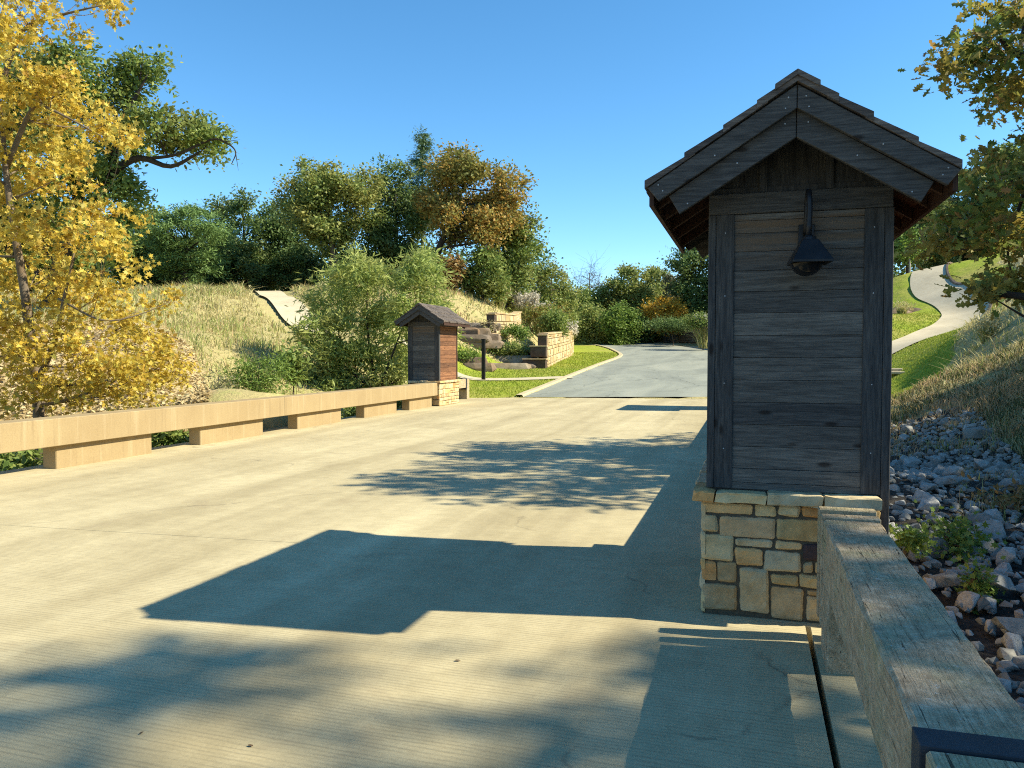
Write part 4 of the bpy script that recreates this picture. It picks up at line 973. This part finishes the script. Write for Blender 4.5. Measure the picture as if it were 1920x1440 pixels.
tree('sycamore_tree', 'yellow leaved sycamore with a pale curved trunk close behind the left rail', 'tree', b, [lob(*q, d, random.uniform(-1.2, 1.2)+(2.2 if q[0] > 225 and q[1] > 600 else 0)) for q in syc], LM['yellow'], .088, 'star', tp, .11, 'barkmid', .66, .23, 22, 11, 'yellow trees', .35, brf=.5,
     limbs=[([at(66,720,14.1), at(100,650,13.7), at(120,560,13.6), at(140,470,13.5)], .06), ([at(10,320,14), at(60,205,13.7), at(95,205,13.5), at(190,255,13.4)], .05), ([at(0,170,14), at(40,60,13.8), at(110,30,13.6), at(190,10,13.5)], .05), ([at(110,560,13.6), at(190,600,13.2), at(260,590,13.4), at(320,565,13.6)], .022)])
# oak reaching out above it
d = 32.0
oak1 = [(60,150,70,55),(130,130,60,45),(185,180,65,45),(250,150,45,38),(275,125,32,25),(285,235,55,36),(345,262,65,36),(395,262,30,30),(235,265,50,40),(180,335,75,38),(230,355,45,25),(100,300,80,80),(60,420,90,60),(190,430,60,50),(-60,200,120,150),(-60,400,120,100)]
b = gz(95, 33)
tree('oak_tree', 'big green oak with heavy limbs reaching right above the yellow sycamore', 'tree', b, [lob(*q, d, random.uniform(-2, 2)) for q in oak1], LM['oak'], .17, 'oval', [b-[0,0,.3], at(110,520,33), at(140,430,32.5), at(150,390,32.2), at(120,250,32), at(110,150,32)], .5, 'barkdark', 1.5, .50, 44, 21, TL, .5,
     limbs=[([at(145,425,32.4), at(180,372,32), at(215,322,31.6), at(262,296,31.4), at(320,312,31.2), at(375,285,31)], .24), ([at(205,335,31.7), at(228,228,31.4), at(250,190,31.3), at(277,140,31.2)], .16), ([at(270,298,31.4), at(330,290,31), at(395,262,30.8), at(425,268,30.6), at(442,285,30.5), at(434,308,30.5)], .07), ([at(420,266,30.6), at(450,262,30.5)], .02), ([at(442,288,30.5), at(447,320,30.5)], .02), ([at(262,150,31.3), at(268,110,31.3), at(266,88,31.3)], .03), ([at(150,110,31.6), at(150,62,31.5)], .02)])
# hill trees, left to right
def hill(name, label, px, y0, y1, hw, d, leaf, seed, n=9, size=.21, bark='barkdark', cone=0, tr=.28, dens=1.25, clump=.68, per=46, shape='quad', extra=(), cat='tree', trunkpx=None, **k):
    b = gz(px if trunkpx is None else trunkpx, d); lo = auto(px, y0, y1, hw, d, n, seed, cone)+[lob(*q, d, q_) for q, q_ in zip(extra, np.linspace(-1, 1, max(1, len(extra))))]
    return tree(name, label, cat, b, lo, LM[leaf], size, shape, None, tr, bark, dens, clump, per, seed, TL, k.pop('up', .6), **k)
hill('juniper_tree', 'wide dark green juniper with layered branches behind the grassy bank', 350, 376, 530, 96, 56, 'pine', 31, 13, 0.24, shape='needle', flat=.4, clump=.7, per=60)
hill('oak_tree', 'dark oak at the left end of the hill row, right of the layered juniper', 462, 358, 520, 80, 64, 'dark', 32, 10)
hill('oak_tree', 'olive green oak with a pale upright trunk above the willow bush', 618, 292, 480, 88, 58, 'olive', 33, 13, bark='bark', tr=.36, extra=[(560,380,45,40),(690,350,40,35)], trunkpx=628)
hill('oak_tree', 'dark brownish oak between the olive oak and the hill path', 545, 362, 535, 62, 66, 'dark', 34, 8)
hill('oak_tree', 'dark green spreading oak below the pointed cedar', 745, 315, 545, 82, 62, 'dark', 35, 12, extra=[(735,325,35,24)])
hill('cedar_tree', 'pointed blue green cedar, the tallest top in the hill row', 793, 238, 430, 55, 64, 'juniper', 36, 10, 0.22, cone=1, shape='needle', flat=.45, clump=.5, per=50, tr=.2)
hill('oak_tree', 'tall oak turning orange brown at the right end of the hill row', 880, 285, 470, 98, 56, 'orange', 37, 14, bark='barkdark', tr=.4, extra=[(955,350,32,50),(865,310,40,32),(960,420,28,40)], trunkpx=815)
hill('oak_tree', 'dark green oak with a drooping right edge beside the orange oak', 945, 390, 560, 62, 58, 'oak', 38, 11, extra=[(985,440,30,50)])
hill('shrub_oak', 'round leafy green young oak in front of the orange oak', 905, 470, 565, 45, 54, 'oak', 39, 7, .2, tr=.1)
hill('small_tree', 'small rust brown leafed sapling at the foot of the orange oak', 838, 485, 540, 24, 53, 'rust', 40, 5, .2, tr=.06, dens=.5)
hill('oak_tree', 'olive tree on the slope right of the drooping dark oak', 1030, 500, 640, 58, 74, 'olive', 41, 10, 0.22)
hill('oak_tree', 'dark tree low on the slope at the road bend behind the plumed grass', 1090, 535, 650, 52, 84, 'oak', 42, 9, 0.24)
b = gz(1105, 88); tree('bare_tree', 'leafless grey tree standing up above the road bend', 'tree', b, auto(1103, 492, 570, 34, 88, 7, 43), None, .2, 'quad', None, .2, 'bark', .35, .9, 0, 43, TL, bare=True)
hill('oak_tree', 'bright green round oak straight behind the road bend', 1178, 502, 625, 60, 86, 'olive', 44, 12, 0.24)
hill('shrub_oak', 'dark leafy thicket tree at the roadside below the bright green oak', 1140, 575, 650, 48, 84, 'olive', 45, 8, 0.23, tr=.12)
hill('shrub_oak', 'low dark green roadside tree at the left end of the shaded wall', 1205, 585, 645, 46, 85, 'oak', 46, 7, 0.23, tr=.12)
hill('small_tree', 'grey olive thin crowned tree behind the golden one', 1252, 517, 600, 36, 92, 'grey', 47, 7, 0.22, dens=.6)
hill('small_tree', 'golden orange tree above the shaded wall at the road bend', 1248, 555, 625, 40, 80, 'gold', 48, 8, 0.20, tr=.12, extra=[(1272,590,16,14)])
hill('oak_tree', 'green oak behind the grey olive tree, left of the near hut', 1232, 496, 590, 45, 104, 'olive', 49, 8, 0.26)
hill('oak_tree', 'tall dark oak against the left edge of the near hut', 1305, 455, 620, 48, 82, 'dark', 50, 11, 0.24, extra=[(1280,500,25,30)])
hill('oak_tree', 'dark oak hidden mostly behind the near hut', 1440, 400, 610, 90, 80, 'oak', 51, 10, 0.26)
hill('oak_tree', 'dark oak behind the cart path, seen under the right eave of the hut', 1700, 330, 520, 75, 76, 'dark', 52, 11, 0.26)
hill('oak_tree', 'dark oak at the top of the cart path, right of the one under the eave', 1800, 300, 520, 80, 80, 'dark', 53, 11, 0.26)
hill('oak_tree', 'dark oak high on the slope at the right edge behind the cart path', 1920, 260, 500, 90, 78, 'oak', 54, 10, 0.26)
hill('oak_tree', 'dark oak between the near hut and the cart path lawn', 1580, 380, 540, 80, 84, 'dark', 55, 8, 0.26)
hill('small_tree', 'thin pale stemmed sapling with few bright leaves at the top of the cart path', 1703, 428, 490, 17, 64, 'weed', 56, 6, .24, bark='barkpale', tr=.10, dens=.30, per=14, twigs=.9, clump=.6)
hill('oak_tree', 'green oak far left behind the sycamore and the big oak', 60, 400, 550, 110, 52, 'oak', 57, 9, 0.23)
hill('oak_tree', 'dark oak outside the left of the hill row', -160, 330, 550, 120, 50, 'oak', 58, 8, 0.24)
hill('oak_tree', 'green oak filling the row between the big oak and the layered juniper', 250, 372, 540, 74, 60, 'oak', 59, 8, 0.23)

for i, (px, y0, y1, hw, d_, lf, lab) in enumerate([(300,455,560,60,60,'dark','dark understory shrub at the foot of the layered juniper'),(430,450,560,60,62,'dark','dark understory shrub left of the hill path'),(560,455,560,55,64,'dark','dark understory shrub right of the hill path'),
        (690,450,560,60,62,'dark','dark understory shrub behind the willow bush'),(800,460,570,50,60,'dark','dark understory shrub behind the right top of the willow'),(960,500,600,40,62,'olive','olive understory shrub beneath the drooping dark oak'),(500,470,556,45,68,'dark','dark understory shrub at the end of the hill path'),
        (1110,560,655,40,80,'olive','olive roadside shrub at the inside of the road bend'),(1165,575,655,36,78,'weed','pale green roadside shrub low behind the road bend')]):
    hill('understory_shrub', lab, px, y0, y1, hw, d_, lf, 250+i, 8, .21, tr=.06, cat='shrub')
# far woodland that reads as one mass behind the row
def far_wood():
    rng = np.random.default_rng(77); Cs = []
    for px in range(-500, 2500, 34):
        d = rng.uniform(92, 118); x, y = bearing(px+rng.uniform(-15, 15), d); z = hz(x, y)
        tp = {True: 560}.get(1020 < px < 1330, 470); tp += rng.uniform(-14, 14)
        if px < 450: tp = 455+rng.uniform(-15, 15)
        if px > 1650: tp = 400
        ztop = float(at(px, tp, d)[2]); h = max(3, ztop-z)
        for k in range(46):
            v = rng.random(); r = 3.2*math.sqrt(max(.1, 1-(2*v-.8)**2*.6)); a = rng.uniform(0, 6.28); c = np.array([x+r*math.cos(a)*rng.random()**.4, y+r*math.sin(a)*rng.random()**.4, z+h*v*.97])
            Cs.append(c+rng.normal(size=(26, 3))*[.9, .9, .6])
    me = leaves_mesh('far_wood', np.concatenate(Cs), .5, 'quad', LM['dark'], rng, .6)
    tag(link('far_wood', me), 'dense dark far woodland that closes the view behind the hill trees', 'woodland', kind='stuff')
far_wood()

# overhanging oak on the right slope
d = 12.0
ov = [(1852, 35, 60, 40), (1922, 30, 60, 45), (1822, 95, 50, 26), (1797, 125, 30, 26), (1882, 90, 55, 30), (1922, 150, 45, 35), (1887, 190, 32, 30), (1872, 160, 28, 26), (1937, 278, 25, 22), (1866, 305, 45, 38), (1911, 340, 45, 50), (1831, 350, 40, 35), (1886, 420, 60, 45), (1806, 410, 45, 38), (1781, 440, 34, 26), (1756, 462, 22, 18), (1846, 450, 46, 28), (1921, 455, 26, 18), (1891, 530, 26, 8), (1844, 546, 18, 7), (1914, 545, 16, 8)]
lo = [lob(*q, d, random.uniform(-.9, .9)) for q in ov]
lo += [[5.6,13.5,6.6,1.3,1.3,1.2],[6.3,12.4,5.2,1.2,1.2,1.0],[5.6,11.2,7.2,1.4,1.3,1.0],[5.0,10.2,6.2,1.2,1.0,.8],[6.6,15,6.6,1.6,1.6,1.3],[7.5,12.5,8,1.8,1.8,1.5],[6.8,10.8,5.6,1.2,1.1,.9],[6.9,16.4,6.2,1.3,1.2,.9],[8.6,14.5,7,1.8,1.8,1.4],[9.3,12,6.5,1.6,1.7,1.3],[6.6,14.8,8.0,1.3,1.3,.9]]
b = np.array([8.6, 13.2, hz(8.6, 13.2)]); hub = np.array([8.0, 13.2, max(4.6, b[2]+1.7)])
tree('oak_tree', 'overhanging oak with brown green lobed leaves at the right edge of the picture', 'tree', b, lo, LM['autumn'], .15, 'oak', [b-[0,0,.3], b+[-.1,0,1.2], hub, hub+[-.4,.1,2.0], hub+[-.3,0,4]], .26, 'barkdark', .46, .30, 20, 61, 'trees on the right slope', .5,
     limbs=[([hub, at(2050,260,12.4), at(1930,120,12.1), at(1890,90,12), at(1870,75,12), at(1820,130,11.9)], .09), ([hub-[0,0,.5], at(2050,420,12.5), at(1950,350,12.2), at(1880,370,12)], .09), ([at(1940,300,12.2), at(1895,440,12), at(1890,480,12), at(1897,520,12), at(1885,530,12)], .03), ([at(1920,150,12.1), at(1870,190,12)], .03), ([at(1816,135,11.9), at(1810,160,11.9), at(1795,178,11.9)], .012)])
# trees out to the right whose shade falls on the bank and on the deck
def offtree(label, x, y, lobes, leaf, seed, size=.22, dens=.8, clump=.5, per=26):
    b = np.array([x, y, hz(x, y)]); tree('oak_tree', label, 'tree', b, lobes, LM[leaf], size, 'oval', None, .25, 'barkdark', dens, clump, per, seed, 'trees on the right slope', .5)
offtree('slope oak right of the picture that shades the rock bank', 11.2, 7.2, [[9.6,6.5,5.4,1.8,2.2,1.2],[11.5,8.2,6.0,2.2,2.2,1.4],[10.6,5.0,5.6,1.8,1.8,1.2],[13,6.6,7.2,2,2.4,1.5],[8.2,8.0,4.3,1.4,1.8,.9],[9.2,9.6,5.2,1.6,1.8,1.0]], 'oak', 71, dens=1.3)
offtree('second slope oak right of the picture shading the upper rock bank', 13, 14.5, [[11.6,14.2,6.6,2,2.4,1.6],[13.5,15.5,7.6,2.4,2.4,1.6],[12,17.2,6.2,2,2,1.4],[14,12.2,7,2,2,1.5],[11.2,19.6,5.6,2,1.6,1.2],[11,11.6,6.2,1.6,1.6,1.2]], 'oak', 72, dens=1.3)
offtree('low slope oak right of the picture beside the guard rail bank', 8.6, 2.6, [[8.3,2.6,4.2,1.6,2.2,1.1],[9.8,3.6,5.2,1.8,2,1.2],[9.4,1.0,5.0,1.6,2,1.2],[8.0,4.6,4.4,1.3,1.5,.9]], 'oak', 73, dens=1.2)
offtree('tall oak far to the right that throws soft shade across the near deck', 22.5, 5.0, [[20.2,6.1,16.9,1.5,1.5,1.0],[20.4,4.2,16.9,1.8,1.6,1.2],[21.5,6.2,17.9,1.5,1.2,.9],[20,6.9,19.3,1.3,.7,.6],[19.6,5.2,18.9,1.3,.6,.5],[20,2.4,16.6,1.8,1.6,1.3],[20,3.4,19.6,1.4,.7,.6]], 'oak', 74, .28, dens=.62, clump=.6)
offtree('slope oak off to the right whose shade streaks the far lawn', 16, 31, [[14.5,30.5,8.5,1.6,.7,.8],[15,27.6,9,1.6,.7,.7],[16,25.6,9.4,1.5,.7,.7]], 'oak', 75, .28)

# willow bush behind the left rail and other shrubs
d = 29.0
wl = [(620,560,50,60),(660,520,45,45),(690,500,30,26),(715,560,50,60),(785,510,38,38),(800,490,22,22),(770,570,55,55),(640,640,70,60),(720,650,60,60),(600,690,45,45),(690,710,70,40),(590,620,35,40),(810,560,30,40),(815,620,30,50),(750,710,45,40),(610,740,60,30)]
b = gz(700, 29); b[2] -= .2
tree('willow_shrub', 'bushy light green willow with several stems left of the small distant hut', 'shrub', b, [lob(*q, d, random.uniform(-1.2, 1.2)) for q in wl], LM['willow'], .24, 'willow', [b, at(698,690,29), at(688,600,29), at(690,520,29)], .09, 'barkdark', 1.0, .42, 44, 81, 'shrubs', .25,
     limbs=[([b, at(712,725,28.2), at(728,685,28), at(760,600,28.4)], .09), ([b, at(650,680,28.6), at(630,600,28.6)], .06)], droop=.2)
def under_rail(px, X=-10.7):
    a = RT*(px-960)/FPX+FW; return X/a[0]
def shrub(name, label, px, py, rx, ry, d, leaf, seed, size=.16, shape='oval', n=5, dens=1., clump=.3, per=30, cat='shrub'):
    r = np.random.default_rng(seed); b = gz(px, d); lo = [lob(px+r.uniform(-.6, .6)*rx, py+r.uniform(-.5, .6)*ry, rx*r.uniform(.4, .6), ry*r.uniform(.4, .6), d, r.uniform(-.5, .5)*rx*d/FPX) for _ in range(n)]
    tree(name, label, cat, b, lo, LM[leaf], size, shape, None, .05, 'bark', dens, clump, per, seed, 'shrubs', .4)
shrub('weed_clump', 'bright green tall weeds behind the middle of the left rail', 490, 705, 65, 50, 22, 'weed', 91, .13, 'willow', 8)
shrub('weed_clump', 'dark leaved sapling weeds against the left side of the willow', 548, 700, 22, 45, 23, 'oak', 92, .14, 'oval', 4, .6)
shrub('weed_clump', 'grey brown dry weeds between the sycamore and the green weeds', 395, 735, 40, 36, 20, 'grey', 93, .12, 'willow', 5, .8)
shrub('weed_clump', 'dark weeds showing under the near end of the left rail', 40, 875, 70, 15, under_rail(40), 'oak', 94, .10, 'oval', 5)
shrub('weed_clump', 'dark weeds showing in the second gap under the left rail', 320, 822, 55, 18, under_rail(320), 'oak', 95, .11, 'oval', 5)
shrub('weed_clump', 'green weeds showing in the third gap under the left rail', 520, 797, 45, 18, under_rail(520), 'weed', 96, .11, 'oval', 5)
shrub('weed_clump', 'green weeds showing in the fourth gap under the left rail', 655, 777, 40, 12, under_rail(655), 'oak', 97, .11, 'oval', 4)
shrub('weed_clump', 'green weeds showing in the last gap under the left rail', 750, 764, 30, 9, under_rail(750), 'oak', 98, .12, 'oval', 4)
shrub('weed_plant', 'low bright green leafy weeds growing between the rocks', 1785, 1010, 75, 42, 6.6, 'weed', 99, .05, 'star', 12, .05, .13, 6, 'plant')
shrub('weed_plant', 'small green weed sprig low between the rocks beside the guard rail', 1825, 1095, 24, 46, 5.6, 'weed', 100, .042, 'star', 7, .07, .10, 6, 'plant')
shrub('weed_plant', 'yellow green weed tuft beside the lower corner of the near hut', 1698, 1010, 24, 18, 6.1, 'weed', 101, .04, 'star', 6, .14, .10, 9, 'plant')
shrub('dry_bush', 'dry red brown bush on the rock bank at the right edge', 1890, 960, 45, 40, 8.2, 'rust', 102, .06, 'oval', 6, .6, .2, 26)
shrub('ivy_shrub', 'green trailing shrub spilling over the top of the lower stone wall', 1048, 608, 32, 24, 52, 'oak', 103, 0.14, 'oval', 8, 1.8, .5, 60)
shrub('ivy_shrub', 'bright green low plant on the terrace left of the lower wall top', 968, 622, 24, 9, 48, 'weed', 104, 0.11, 'oval', 5, 1.8, .4, 60)
shrub('ivy_shrub', 'leafy ground plants on the dark terrace between the ledge rocks', 955, 655, 45, 16, 45.5, 'oak', 105, 0.11, 'oval', 8, 1.4, .4, 60)
shrub('ivy_shrub', 'low green plants beside the pale ledge rock', 875, 672, 26, 14, 42, 'weed', 106, 0.10, 'oval', 5, 1.3, .4, 60)
shrub('ivy_shrub', 'dark ivy mound on the left part of the shaded wall', 1262, 607, 50, 9, 74, 'dark', 107, 0.15, 'oval', 8, 1.8, .5, 60)
shrub('ivy_shrub', 'green topped ivy mound on the shaded wall next to the near hut', 1318, 600, 30, 13, 66, 'oak', 108, 0.15, 'oval', 8, 1.8, .5, 60)
shrub('ivy_shrub', 'reddish shrub in front of the plumed grass above the lower wall', 1030, 588, 34, 12, 56, 'autumn', 109, 0.14, 'oval', 6, 1.8, .5, 60)

# ------------------------------------------------------------------ grass
def blades(name, P, h, wd, mats, midx, rng, lean=.35, parent=None, org=None):
    n = len(P); a = rng.uniform(0, 6.28, n); la = rng.uniform(0, 6.28, n)
    s = np.stack([np.cos(a), np.sin(a), np.zeros(n)], 1)*(wd[:, None]/2); ld = np.stack([np.cos(la), np.sin(la), np.zeros(n)], 1)
    le = np.abs(rng.normal(0, lean, n))[:, None]*h[:, None]; u = np.array([0, 0, 1.0])
    m_ = P+u*h[:, None]*.55+ld*le*.3; t = P+u*h[:, None]*(1-.25*lean)+ld*le
    Vv = np.stack([P-s, P+s, m_+s*.7, m_-s*.7, t], 1).reshape(-1, 3)
    if org is not None: Vv = Vv-org
    i = np.arange(n)*5; F4 = np.stack([i, i+1, i+2, i+3], 1); F3 = np.stack([i+3, i+2, i+4], 1)
    fl = np.concatenate([F4.ravel(), F3.ravel()]); me = np_mesh(name, Vv, fl, [4]*n+[3]*n, mats, np.concatenate([midx, midx]))
    return link(name, me, parent)
GM = [leafmat('straw grass', [(.44,.37,.16),(.54,.46,.22),(.62,.54,.29),(.36,.31,.12)], .3), leafmat('green grass blades', [(.27,.31,.09),(.35,.38,.12),(.42,.42,.15)], .3), leafmat('reddish grass', [(.45,.31,.16),(.52,.37,.20)], .3),
      leafmat('lawn blades', [(.22,.29,.03),(.29,.35,.04),(.36,.37,.06)], .3), leafmat('pale plumes', [(.52,.47,.38),(.62,.57,.47),(.70,.65,.55)], .4), leafmat('shade painted grass', [(.06,.08,.025),(.09,.11,.03),(.12,.11,.04)], .25)]  # last entry: grass darkened in its colour to stand for tree shade
def polar(n, px0, px1, d0, d1, rng, pw=1.0):
    px = rng.uniform(px0, px1, n); dd = d0+(d1-d0)*rng.random(n)**pw
    x = CAM[0]+dd*(FW[0]+RT[0]*(px-960)/FPX); y = CAM[1]+dd*(FW[1]+RT[1]*(px-960)/FPX); return x, y, px, dd
rng = np.random.default_rng(9)
def meadow(name, label, regions, hrange, wpx, probs, seed, excl=True, lean=.4):
    rng = np.random.default_rng(seed); Ps, hs, ws, ms = [], [], [], []
    for (n, a, b_, c, d_, hm) in regions:
        x, y, px, dd = polar(n, a, b_, c, d_, rng)
        cl = vnoise(x, y, 1.1, 8)+.6*vnoise(x, y, 3.1, 9); ok = (cl+rng.normal(0, .5, n) > -.45) if hm > 0 else (vnoise(x, y, 2.7, 12) > .33); hm = abs(hm)
        ok &= ~inpoly(x, y, lawnL) & ~inpoly(x, y, roadpoly) & ~inpoly(x, y, lawnR) & ~inpoly(x, y, deckpoly) & (distline(x, y, SPR) > 1.3) & (distline(x, y, SPL) > 1.6)
        if excl: ok &= ~inpoly(x, y, mulch)
        x, y, dd = x[ok], y[ok], dd[ok]; k = len(x)
        Ps.append(np.stack([x, y, height(x, y)-.06], 1)); tuft = (1+.75*vnoise(x, y, 1.9, 3)+.5*vnoise(x, y, 4.3, 6)).clip(.3, 2)
        hs.append(rng.uniform(*hrange, k)*hm*tuft); ws.append(wpx*dd/FPX*rng.uniform(.6, 1.3, k))
        z = vnoise(x, y, .35, 4)+rng.normal(0, .35, k); ms.append(np.where(z < probs[0], 0, np.where(z < probs[1], 1, 2)))
    P = np.concatenate(Ps); o = blades(name, P, np.concatenate(hs), np.concatenate(ws), GM, np.concatenate(ms), rng, lean)
    tag(o, label, 'grass', kind='stuff')
meadow('dry_grass', 'long straw coloured grass covering the left bank and hilltop', [(60000,-250,720,22,56,1.0),(16000,560,1000,38,62,.9),(9000,250,640,44,56,1.5),(9000,-100,640,26,50,-1.7)], (.16, .46), 1.8, (-.15, .45), 201, lean=.8)
meadow('slope_grass', 'long dry grass on the bank and mound to the right', [(11000,1770,2250,19.5,34,.9),(9000,1760,2200,34,75,1.0),(16000,2100,3600,7,24,.9)], (.16, .45), 1.9, (.25, .7), 202, lean=.75)
meadow('bank_grass', 'dark short grass fringe along the top of the rock bank', [(9000,1640,1960,12.5,20.5,.55),(9000,1800,2300,7.5,17,.5)], (.2, .5), 1.8, (-.9, -.2), 203, lean=.6)
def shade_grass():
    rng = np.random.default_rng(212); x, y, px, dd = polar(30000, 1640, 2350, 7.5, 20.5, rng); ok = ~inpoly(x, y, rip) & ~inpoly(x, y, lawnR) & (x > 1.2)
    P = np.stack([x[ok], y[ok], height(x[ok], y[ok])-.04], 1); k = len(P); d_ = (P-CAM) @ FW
    tag(blades('shade_painted_grass', P, rng.uniform(.10, .30, k), 1.7*d_/FPX*rng.uniform(.7, 1.3, k), GM, np.where(rng.random(k) < .75, 5, 0), rng, .8), 'short grass and weeds coloured dark as in shade, on the slope right of the rocks', 'grass', kind='stuff')
shade_grass()
# lawn blades near enough to read
def lawn_blades():
    rng = np.random.default_rng(31); Ps = []
    for (n, a, b_, c, d_, poly) in ((42000,860,1180,26,62,lawnL),(26000,1640,1860,19,48,lawnR)):
        x, y, px, dd = polar(n, a, b_, c, d_, rng); ok = inpoly(x, y, poly) & (distline(x, y, SWL) > .65) & (distline(x, y, SPR) > 1.2); Ps.append(np.stack([x[ok], y[ok], height(x[ok], y[ok])-.01], 1))
    P = np.concatenate(Ps); k = len(P); dd = (P-CAM) @ FW
    tag(blades('lawn_grass', P, rng.uniform(.04, .10, k), 1.3*dd/FPX, GM, np.full(k, 3), rng, .5), 'mown green lawn grass beside the road and the cart path', 'grass', kind='stuff')
lawn_blades()
# plumed ornamental grasses
def plume(px, py_base, d, hpx, wpx, label, seed, pale=True, n=420):
    rng = np.random.default_rng(seed); x, y = bearing(px, d); z = float(at(px, py_base, d)[2]); z = min(z, hz(x, y)+.15)
    root = empty('ornamental_grass', (x, y, z), label, 'grass clump', 'plumed ornamental grasses'); H = hpx*d/FPX; R = wpx*d/FPX
    a = rng.uniform(0, 6.28, n); r = R*.35*np.sqrt(rng.random(n)); P = np.stack([r*np.cos(a), r*np.sin(a), np.zeros(n)], 1)
    blades('leaf_blades', P, H*rng.uniform(.5, .85, n), np.full(n, .05), GM, np.where(rng.random(n) < .6, 1, 0), rng, .45, root)
    m = int(n*(.35 if pale else .16)); a = rng.uniform(0, 6.28, m); r = R*np.sqrt(rng.random(m)); Q = np.stack([r*np.cos(a), r*np.sin(a), H*(.72+.28*rng.random(m))-.12*r], 1)
    Q = np.repeat(Q, 9, 0)+rng.normal(size=(m*9, 3))*[.05, .05, .16]
    link('plumes', leaves_mesh('plumes', Q, .16 if pale else .12, 'quad' if pale else 'needle', GM[4] if pale else GM[0], rng, .1, -.5), root)
for i, q in enumerate([(985,612,58,62,26,'pale plumed grass clump at the left of the row above the lower wall'),(1012,608,58.5,60,24,'second pale plumed clump from the left above the lower wall'),(1040,606,60,56,24,'third pale plumed clump from the left above the lower wall'),(1063,612,60,50,22,'rightmost pale plumed clump drooping past the lower wall end'),
                      (1318,605,66,60,24,'pale plumed grass clump by the left edge of the near hut')]): plume(*q, 400+i)
plume(938, 578, 55, 44, 22, 'straw plumed grass clump behind the upper stone wall', 420, False); plume(915, 612, 46.5, 20, 18, 'low straw tuft at the foot of the upper stone wall', 421, False, 200)
for i, (px, d_, lab) in enumerate([(1850,23,'tall straw grass tuft on the crest of the right mound'),(1690,47,'straw grass tuft on the lawn above the upper brown ledge')]):
    x, y = bearing(px, d_); v = np.array([x, y, hz(x, y)]); pyb = 720-FPX*((v-CAM) @ UP)/((v-CAM) @ FW); plume(px, pyb, d_, 46 if i < 1 else 20, 22, lab, 430+i, False, 300)

# leaf litter on the mulch bank and a few leaves on the deck
rng = np.random.default_rng(55); x, y, px, dd = polar(26000, -150, 430, 13, 31, rng); ok = inpoly(x, y, mulch); P = np.stack([x[ok], y[ok], height(x[ok], y[ok])+.03], 1)
tag(link('leaf_litter', leaves_mesh('leaf_litter', P, .12, 'oval', leafmat('fallen brown leaves', [(.44,.32,.15),(.54,.42,.21),(.62,.50,.28),(.34,.24,.11)], .2), rng, 1.2)), 'fallen brown leaves lying over the bank behind the sycamore', 'leaves', kind='stuff')
lm = leafmat('dry fallen leaves', [(.16,.10,.05),(.10,.065,.035)], .2)
spots = [(265,1376),(470,1400),(858,1240)]
for i, (px, py) in enumerate(spots):
    dr = FW+RT*(px-960)/FPX+UP*(720-py)/FPX; q = CAM+dr*(-CAMH/dr[2]); me = leaves_mesh('fallen_leaf', np.zeros((1, 3)), .024, 'oval', lm, np.random.default_rng(600+i), 9)
    tag(link('fallen_leaf', me, None, (q[0], q[1], .004)), 'single dry brown leaf lying loose on the concrete deck', 'leaf', 'fallen leaves on the deck')
